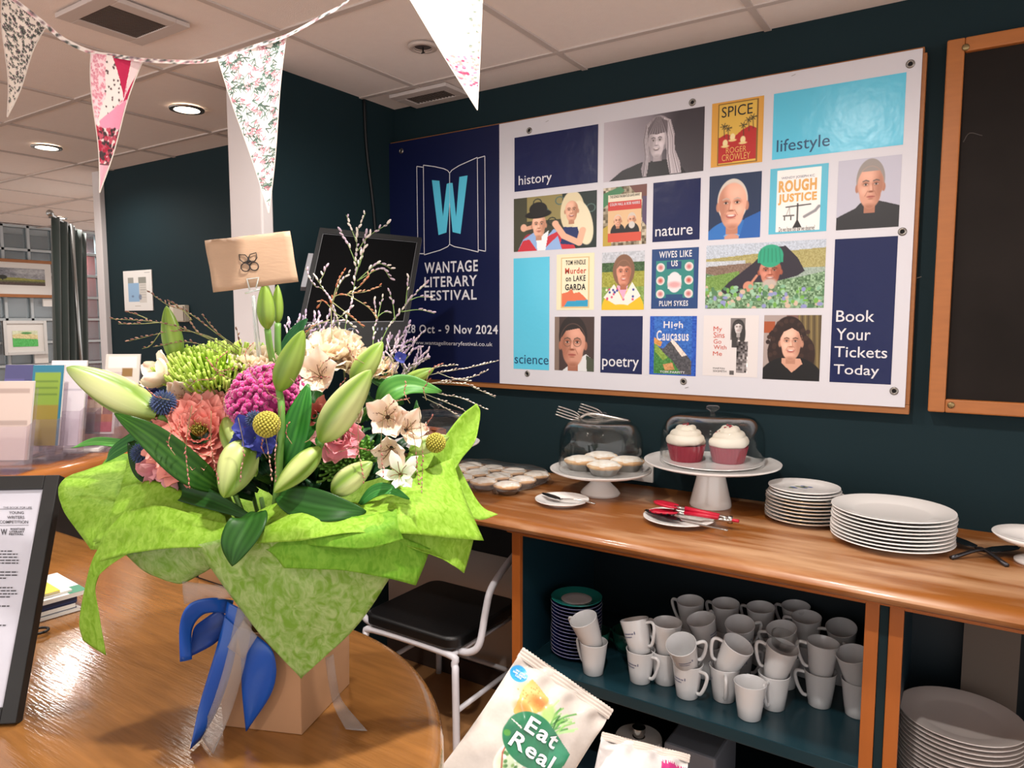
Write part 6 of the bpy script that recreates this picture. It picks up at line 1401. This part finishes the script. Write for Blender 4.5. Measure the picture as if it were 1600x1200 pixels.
# craspedia, thistles, blue blossoms
def ball_flower(x, y, dd, r, lab, name, col, ncol, spike, n=160, stem=None):
    c = B(x, y, dd); o = put(name, MB().ball(c, r*.88, 16, 10), mat(name+'_core', col, .8), bq, smooth_=True); o['label'] = lab; mb = MB()
    for k in range(n):
        z_ = 1-2*(k+.5)/n; a = k*2.39996; q_ = math.sqrt(1-z_*z_); d = Vector((q_*math.cos(a), q_*math.sin(a), z_))
        if spike: mb.tube([c+d*r*.8, c+d*r*1.18], lambda u: .0012*(1-u)+.0003, 4)
        else: mb.ball(c+d*r*.92, r*.13, 5, 4)
    put('florets', mb, mat(name+'_florets', ncol, .7), o, smooth_=not spike, kind='stuff')
    if stem: put('stalk', MB().tube([c]+[B(*s_) for s_ in stem], .002, 6, 4), STEM, o, smooth_=True)
ball_flower(417, 663, -.13, .0160, 'yellow craspedia ball in front of the cockscomb', 'craspedia', '77762a', 'a3993a', False, 200)
ball_flower(681, 692, -.03, .0135, 'yellow craspedia ball at the right', 'craspedia', '8a9a30', 'b8c04a', False, 160, [(660, 705, 0), (600, 735, .02)])
ball_flower(255, 629, -.075, .0145, 'dark blue thistle at the left', 'thistle', '1e2c3c', '3c4c74', True, 150)
ball_flower(222, 708, -.02, .0135, 'grey blue thistle under the long leaf', 'thistle', '243440', '6a7c84', True, 130)
ball_flower(398, 655, -.11, .010, 'small blue grey thistle behind the craspedia', 'thistle', '2c3c54', '7c8cb0', True, 90)
blue = [mesh_of(petal_mesh(.016, .008, .2, .1, .001, s_), 'petal', PET, lambda t_, e: mixc('1d2670', '3c45a0', t_)) for s_ in (0, 1)]
for (x_, y_, dd_, s_) in ((238, 622, -.03, 1.1), (212, 652, -.03, 1.2), (232, 655, -.035, 1.0), (200, 645, -.02, .9), (383, 668, -.10, 1), (398, 684, -.105, 1.1), (378, 690, -.1, .9), (415, 692, -.105, 1), (404, 702, -.10, .9), (625, 560, .03, .6)):
    flower('delphinium_floret', 'small deep blue blossom', x_, y_, dd_, CAM+UP*rb.uniform(0, .6)+RT*rb.uniform(-.5, .5), [(6, .4, s_, .001, 0)], blue)
# ---- airy sprays
def spray(name, lab, stems, col_bud, col_stem, dd=0, size=.0026, dens=1.0, only_end=.5, r=.0009):
    mb = MB(); fb_ = MB()
    for s_ in stems:
        P = smooth([B(x, y, dd+(k*.004)) for k, (x, y) in enumerate(s_)], 6); mb.tube(P, lambda u: r*(1.25-.6*u), 5); n = len(P)
        # buds along the end
        tot = sum((P[i+1]-P[i]).length for i in range(n-1)); start = tot*(1-only_end); acc = 0; nxt = start
        for i in range(n-1):
            L_ = (P[i+1]-P[i]).length; d = (P[i+1]-P[i]).normalized()
            while nxt < acc+L_:
                p = P[i]+d*(nxt-acc); q_ = (d+Vector((rb.uniform(-1, 1), rb.uniform(-1, 1), rb.uniform(-.6, 1)))*.55).normalized()
                M_ = q_.to_track_quat('Z', 'Y').to_matrix().to_4x4(); fb_.ball(p+q_*size*1.1+Vector((0, 0, 1))*size*.3, size*rb.uniform(.7, 1.1), 6, 4, (.55, .55, 1.35), M_, rb.randrange(2))
                nxt += size*1.35/dens
            acc += L_
    o = put(name, mb, mat('spray_stem'+col_stem, col_stem, .6), bq, smooth_=True); o['label'] = lab
    put('florets', fb_, [mat('floret'+c_, c_, .7) for c_ in col_bud], o, smooth_=True, kind='stuff')
LM = ('d9cfc8', 'b8a4b4'); 
spray('sea_lavender_spray', 'tall upright spray of pale sea lavender', [[(539, 620), (539, 518), (549, 473), (555, 433), (557, 393), (559, 362), (571, 333)], [(555, 409), (545, 385), (531, 358)], [(557, 377), (550, 360), (541, 336)], [(559, 392), (575, 370), (606, 350)], [(561, 417), (568, 392), (573, 362)], [(558, 439), (587, 414), (600, 414), (612, 421)], [(558, 439), (595, 420), (610, 436)], [(556, 430), (564, 400), (566, 390)]], LM, '6f8a4c', .02, .0033, .62, .62, .0006)
spray('sea_lavender_spray', 'spray of pale sea lavender in front of the till screen, left part', [[(540, 610), (531, 518), (520, 477), (506, 453), (490, 445), (477, 419)], [(506, 453), (498, 441), (492, 431)], [(498, 441), (505, 430), (511, 415)], [(520, 472), (531, 444), (547, 425)], [(525, 500), (545, 485), (548, 478)], [(524, 490), (540, 500), (560, 520)]], LM, '6f7a4c', .03, .0031, .62, .6, .0006)
spray('sea_lavender_spray', 'spray of pale sea lavender leaning right across the banner', [[(570, 600), (603, 518), (628, 485), (647, 461), (668, 442)], [(617, 501), (614, 475), (607, 452)], [(634, 476), (636, 455), (639, 434)], [(641, 469), (655, 464), (672, 465)], [(628, 487), (655, 484), (679, 490)], [(580, 600), (584, 518), (588, 499), (584, 466)], [(590, 498), (594, 480), (599, 460)], [(590, 495), (600, 488), (612, 488)]], LM, '7a9a54', .03, .003, .62, .5, .0006)
for (k, (x0_, y0_, x1_, y1_)) in enumerate(((600, 600, 640, 505), (605, 605, 660, 520), (610, 600, 625, 520), (610, 610, 670, 548), (600, 590, 610, 530), (620, 600, 668, 560), (480, 560, 478, 488), (470, 560, 452, 500), (490, 560, 462, 510), (500, 560, 520, 480))):
    mx_, my_ = (x0_+x1_)/2, (y0_+y1_)/2
    spray('sea_lavender_spray', 'short lilac tinted plume of sea lavender', [[(x0_, y0_), (mx_-6, my_), (x1_, y1_)], [(mx_, my_), (mx_+14, my_-16), (mx_+28, my_-20)], [(mx_-3, my_+8), (mx_-14, my_-14), (mx_-10, my_-28)], [(mx_-3, my_+4), (mx_+10, my_-12), (mx_+14, my_-34)]], ('cdbcc8', 'a894b0'), '6f7a4c', .035, .003, .75, .75, .0006)
GR = ('6a4438', '96705f')
spray('panic_grass', 'loose brown grass panicle spreading to the left', [[(380, 560), (312, 523), (248, 504), (172, 498)], [(400, 570), (337, 520), (293, 488), (261, 476), (229, 453)], [(380, 570), (343, 533), (280, 517), (201, 533)], [(360, 560), (300, 535), (239, 542)], [(248, 504), (220, 506), (185, 506)], [(300, 500), (280, 480), (262, 470)], [(375, 545), (340, 520), (315, 491)], [(390, 560), (375, 536), (369, 510)], [(343, 533), (310, 520), (296, 498)], [(250, 520), (235, 540), (222, 545)], [(230, 498), (215, 492), (195, 486)]], GR, '7a7a44', .0, .0024, .45, .55, .0006)
spray('panic_grass', 'brown grass heads above the middle', [[(520, 560), (519, 472), (542, 460), (570, 456), (596, 447)], [(519, 472), (528, 441), (537, 425)], [(542, 460), (565, 445), (580, 425)], [(542, 460), (575, 480), (590, 500)], [(519, 472), (555, 500), (568, 512)], [(515, 500), (490, 510), (470, 530)], [(525, 490), (505, 470), (498, 480)]], ('9a5a3c', 'a87a5c'), '8a8a5c', .0, .0028, .6, .55, .0006)
spray('panic_grass', 'wispy grass stems reaching right over the counter', [[(620, 600), (628, 596), (685, 583), (736, 574), (777, 564)], [(620, 600), (717, 599), (745, 608), (774, 621)], [(640, 600), (685, 615), (720, 622), (761, 640)], [(640, 606), (690, 596), (735, 590), (760, 580)], [(650, 610), (700, 630), (733, 645)], [(640, 598), (680, 575), (715, 570)], [(685, 583), (710, 592), (735, 596)], [(660, 620), (700, 640), (720, 655)]], ('c9bdb0', '9a8a80'), '8a8a70', .06, .0022, .55, .6, .0005)
st_ = []
for k in range(34):
    x_ = rb.uniform(240, 700); y_ = rb.uniform(560, 720); a = rb.uniform(-2.9, -.3); st_.append([(x_, y_), (x_+22*math.cos(a), y_+18*math.sin(a)), (x_+44*math.cos(a+.3), y_+34*math.sin(a+.3))])
spray('panic_grass', 'fine red brown grass seeds scattered through the flowers', st_, ('7a3c34', 'a8685a'), '7a6a44', -.12, .0017, .5, .7, .0004)
bq.children[-1]['kind'] = 'stuff'
st_ = [[(x_, 640+rb.uniform(-20, 20)), (x_+rb.uniform(-12, 12), 700), (x_+rb.uniform(-20, 20), 760+rb.uniform(-15, 20))] for x_ in (300, 330, 372, 410, 440, 560, 600, 640, 655)]
spray('panic_grass', 'fine grass seeds hanging at the front', st_, ('9a5a54', 'b98a80'), '7a6a44', -.14, .0018, .45, .5, .0004)
# ---- ribbons
BLUE = mat('blue_satin', '0b4596', .33, coat=.12); SHEER = clear_mat('sheer_organza', 'f2efec', .4, .5, film=.2, body='bdb5b0')
def ribbon(e1_, e2_, m, name='ribbon', lab=None):
    A_ = smooth([Vector(p) if len(p) == 3 and abs(p[0]) < 5 else B(*p) for p in e1_], 6); Z_ = smooth([Vector(p) if len(p) == 3 and abs(p[0]) < 5 else B(*p) for p in e2_], 6)
    rows = [[a.lerp(z_, k/6)-FW*(.0015*math.sin(PI*k/6)) for k in range(7)] for a, z_ in zip(A_, Z_)]
    o = put(name, MB().grid(rows), m, bq, smooth_=True, solid=.0004)
    if lab: o['label'] = lab
rib_d = -.075
ribbon([(365, 938, -.07), (330, 934, -.10), (296, 944, -.12), (281, 975, -.12), (281, 1034, -.11)], [(362, 960, -.07), (335, 957, -.09), (315, 962, -.10), (300, 985, -.10), (300, 1030, -.10)], BLUE, 'ribbon_loop')
ribbon([(281, 1032, -.11), (310, 1020, -.09), (342, 1000, -.07), (358, 968, -.06)], [(300, 1000, -.10), (304, 980, -.085), (322, 965, -.07), (345, 950, -.06)], mat('blue_satin_back', '0a2f74', .4), 'ribbon_loop')
e_ = oz(297, 1171, .953); e2_ = oz(313, 1156, .953)
ribbon([(352, 960, -.08), (336, 1020, -.085), (312, 1100, -.075), tuple(e_)], [(374, 960, -.08), (366, 1030, -.085), (342, 1105, -.07), tuple(e2_)], BLUE, 'ribbon_tail')
e_ = oz(333, 1178, .954); e2_ = oz(311, 1146, .954)
ribbon([(372, 945, -.09), (352, 1035, -.092), (330, 1105, -.08), tuple(e2_)], [(396, 965, -.09), (382, 1040, -.092), (362, 1110, -.075), tuple(e_)], SHEER, 'organza_tail', 'sheer white ribbon tail')
ribbon([(366, 975, -.082), (376, 1020, -.085), (378, 1080, -.075), (384, 1141, -.058)], [(392, 985, -.082), (427, 1020, -.085), (427, 1076, -.07), (386, 1142, -.058)], BLUE, 'ribbon_tail')
ribbon([(380, 968, -.10), (402, 994, -.10)], [(355, 1011, -.10), (381, 1029, -.10)], SHEER, 'organza_knot'); ribbon([(285, 908, -.09), (353, 916, -.09)], [(288, 944, -.095), (364, 934, -.09)], SHEER, 'organza_band')
ribbon([(355, 940, -.085), (385, 955, -.09)], [(352, 965, -.085), (375, 985, -.09)], BLUE, 'ribbon_knot')
e_ = oz(574, 1142, .953); e2_ = oz(540, 1139, .953)
ribbon([(521, 1022, -.04), (526, 1060, -.03), (535, 1095, -.0), tuple(e_)], [(508, 1028, -.04), (514, 1070, -.03), (522, 1105, -.01), tuple(e2_)], SHEER, 'organza_tail', 'sheer white ribbon tail at the right of the box')
# card pick and envelope
PLA = clear_mat('clear_plastic_pick', 'eef2f0', .1, 1.5, film=.35, body='dfe6e4')
pk_ = put('card_pick', MB().tube([B(412, 600, .0), B(402, 520, -.03), B(396, 462, -.045)], .0022, 6).tube([B(408, 600, .0), B(398, 520, -.03), B(394, 462, -.045)], .0012, 6).tube([B(383, 458, -.045), B(394, 455, -.045), B(406, 452, -.045)], .0012, 6).tube([B(390, 453, -.048), B(386, 436, -.048), B(404, 434, -.048), B(400, 450, -.048)], .0012, 6), PLA, bq, smooth_=True)
ed = -.042
E0, E1, E2, E3 = B(320, 376, ed), B(453, 361, ed), B(466, 440, ed-.002), B(334, 457, ed-.002)
en = thing('envelope', 'small brown kraft envelope with a four petal emblem held above the bouquet', 'envelope', (E2+E3)/2)
KE = mat('kraft_envelope', 'ad8f74', .6, var=.06, vscale=30, bump=.12, bscale=90, stretch=(1, 1, 4))
rows = []
for j in range(9):
    rows.append([E0.lerp(E1, i/12).lerp(E3.lerp(E2, i/12), j/8)-FW*(.003*math.sin(PI*i/12)*math.sin(PI*j/8)+.0012*math.sin(i*1.3+j)) for i in range(13)])
put('envelope_body', MB().grid(rows), KE, en, smooth_=True, solid=.0012)
u_ = (E1-E0).normalized(); v_ = (E0-E3).normalized(); ec = B(389, 410, ed-.0055)
mb = MB(); s_ = .0085
def ring(pts): mb.tube([ec+u_*a*.85+v_*b*.85 for a, b in pts], .0007, 5)
for sx in (-1, 1):
    ring([(sx*(.007+.0068*math.cos(k*PI/9)), -.007+.0066*math.sin(k*PI/9)) for k in range(19)])
    ring([(sx*x_, y_) for x_, y_ in ((.0006, .0015), (.0008, .008), (.004, .0125), (.0135, .014), (.0135, .006), (.009, .001), (.0006, .0015))])
ring([(.0035*math.cos(k*PI/8), .0035*math.sin(k*PI/8)) for k in range(17)]); ring([(-.0033, -.001), (.0033, .001)])
put('emblem', mb, mat('print_black'), en)

# ================================================================== BUNTING
bt = thing('bunting', 'string of floral patchwork fabric pennants across the top of the picture', 'bunting', dp(390, 80, .98))
FAB = mat('printed_cotton', rough=.85, attr=True, transl=.12, bump=.08, bscale=300)
rp = random.Random(8)
def flor(cv, n, cols, sz, region=None, seed=0, kind='leaf'):
    r = random.Random(seed)
    for k in range(n):
        v = 1-math.sqrt(r.random()) if True else 0; u = r.random()
        if region and not region(u, v): continue
        w_ = max(.12, 1-v); a = r.uniform(0, PI)
        if kind == 'leaf':
            for da, c_ in ((0, cols[0]), (.7, cols[1]), (-.7, cols[2])):
                x1_, y1_ = u+sz*math.cos(a+da)/w_, v+sz*.42*math.sin(a+da)
                cv.line([(u, v), (x1_, y1_)], .010+.006*r.random(), c_)
        else: cv.ell(u, v, sz*.5/w_, sz*.22, cols[r.randrange(3)])
def pennant(label, TLq, TRq, TPq, d, cv, wob=.004):
    TL, TR, TP = dp(*TLq, d), dp(*TRq, d+.01), dp(*TPq, d)
    def fn(u, v):
        p = TL.lerp(TR, u).lerp(TP, v); return p-FW*(wob*math.sin(u*5+v*4)*(1-v)+.003*math.sin(v*7))
    o = print_on('pennant', cv, fn, bt, FAB, smooth_=True); o['label'] = label
    put('hem', MB().tube([fn(0, k/14) for k in range(15)], .0007, 4).tube([fn(1, k/14) for k in range(15)], .0007, 4), mat('cotton_hem', 'c9bdb4', .9), o)
c = Canvas(140, 240, 'd3c6ba'); flor(c, 300, ('2f3230', '6f5a60', '3c4a40'), .05, seed=1)
pennant('leaf print pennant at the left edge', (5, -12), (70, 38), (13, 184), .93, c)
c = Canvas(110, 190, 'e7c8cc'); flor(c, 500, ('d08a98', 'd9a0a8', 'c97c8c'), .04, seed=3)
c.poly([(.34, 0), (.5, 0), (.75, .22), (.82, .3), (.2, .5), (.05, .52), (.38, .3)], 'ded3cd'); flor(c, 190, ('2e2628', '2e2628', '6a4a4c'), .02, lambda u, v: .36 < u < .8 and v < .42 and u > .36 and (u-.5)*1.1 < v+.05, 4)
c.poly([(.45, 0), (.78, 0), (.82, .2), (.86, .3), (.7, .2)], 'b01f48'); c.poly([(.78, 0), (1, 0), (1, .1), (.9, .25), (.82, .18)], 'dfc5c4'); c.poly([(1, .08), (1, .3), (.86, .32)], 'b01f48'); c.poly([(.15, .48), (.95, .3), (1, .52), (.2, .55)], 'dc8ea6')
c.rect(0, .52, 1, .78, 'dfc8c4'); flor(c, 900, ('9a2238', 'b04a5a', '3a2c2e'), .06, lambda u, v: .52 < v < .78, 5, 'dot'); c.rect(0, .78, 1, .79, '5a3c40'); c.rect(0, .79, 1, 1, 'd79aa6')
pennant('pink patchwork pennant', (142, 84), (220, 95), (157, 302), .93, c)
c = Canvas(200, 330, 'efe6e0'); flor(c, 150, ('41564c', '5f7a6c', '42544a'), .085, seed=6); flor(c, 100, ('c98a94', 'd9a4aa', 'a86a74'), .06, seed=7)
pennant('white pennant with pink flowers and green leaves, brightly lit', (341, 93), (446, 58), (421, 334), .90, c, .002)
c = Canvas(130, 190, 'ede1dc'); c.poly([(.0, .2), (.5, .2), (.35, .52), (0, .5)], 'e7a4b4'); c.rect(0, .66, 1, .86, 'e8dcd6'); flor(c, 700, ('b0284a', '8a7a74', 'c96a80'), .035, lambda u, v: .64 < v < .84, 9, 'dot'); flor(c, 400, ('8a8a80', '5a6a5c', '9a8a84'), .03, lambda u, v: u > .78, 10)
c.line([(.3, .36), (1, .5)], .01, 'a8a09c'); c.poly([(0, .86), (1, .84), (1, .9), (0, .92)], 'e3b8bc')
pennant('pale patchwork pennant at the top, tip hanging before the ceiling', (588, -85), (757, -70), (746, 173), .88, c, .002)
cord = [dp(x, y, d) for x, y, d in ((-20, -40, .93), (5, -14, .93), (68, 36, .935), (100, 62, .935), (143, 82, .935), (180, 88, .935), (220, 94, .94), (270, 97, .93), (310, 97, .92), (343, 92, .91), (395, 74, .905), (447, 57, .91), (500, 28, .91), (550, -5, .90), (588, -85, .885), (757, -70, .89), (850, -120, .9))]
cs_ = smooth(cord, 5); rows = []; n = len(cs_)
cv = Canvas(10, n*3, 'e0d6cf'); 
for k in range(n*2): cv.line([(rp.random(), rp.random()), (rp.random(), rp.random())], .0, '3a4a40') if False else cv.ell(rp.random(), rp.random(), .28, .004, ['3a4440', '6f5a60', 'c08a90'][rp.randrange(3)])
def cf(u, v):
    t_ = v*(n-1); i = min(n-2, int(t_)); p = cs_[i].lerp(cs_[i+1], t_-i); return p+UP*(.0035*(u-.5)*2)-FW*(.002*math.cos(u*PI)+.0012)
print_on('tape', cv, cf, bt, FAB, smooth_=True)
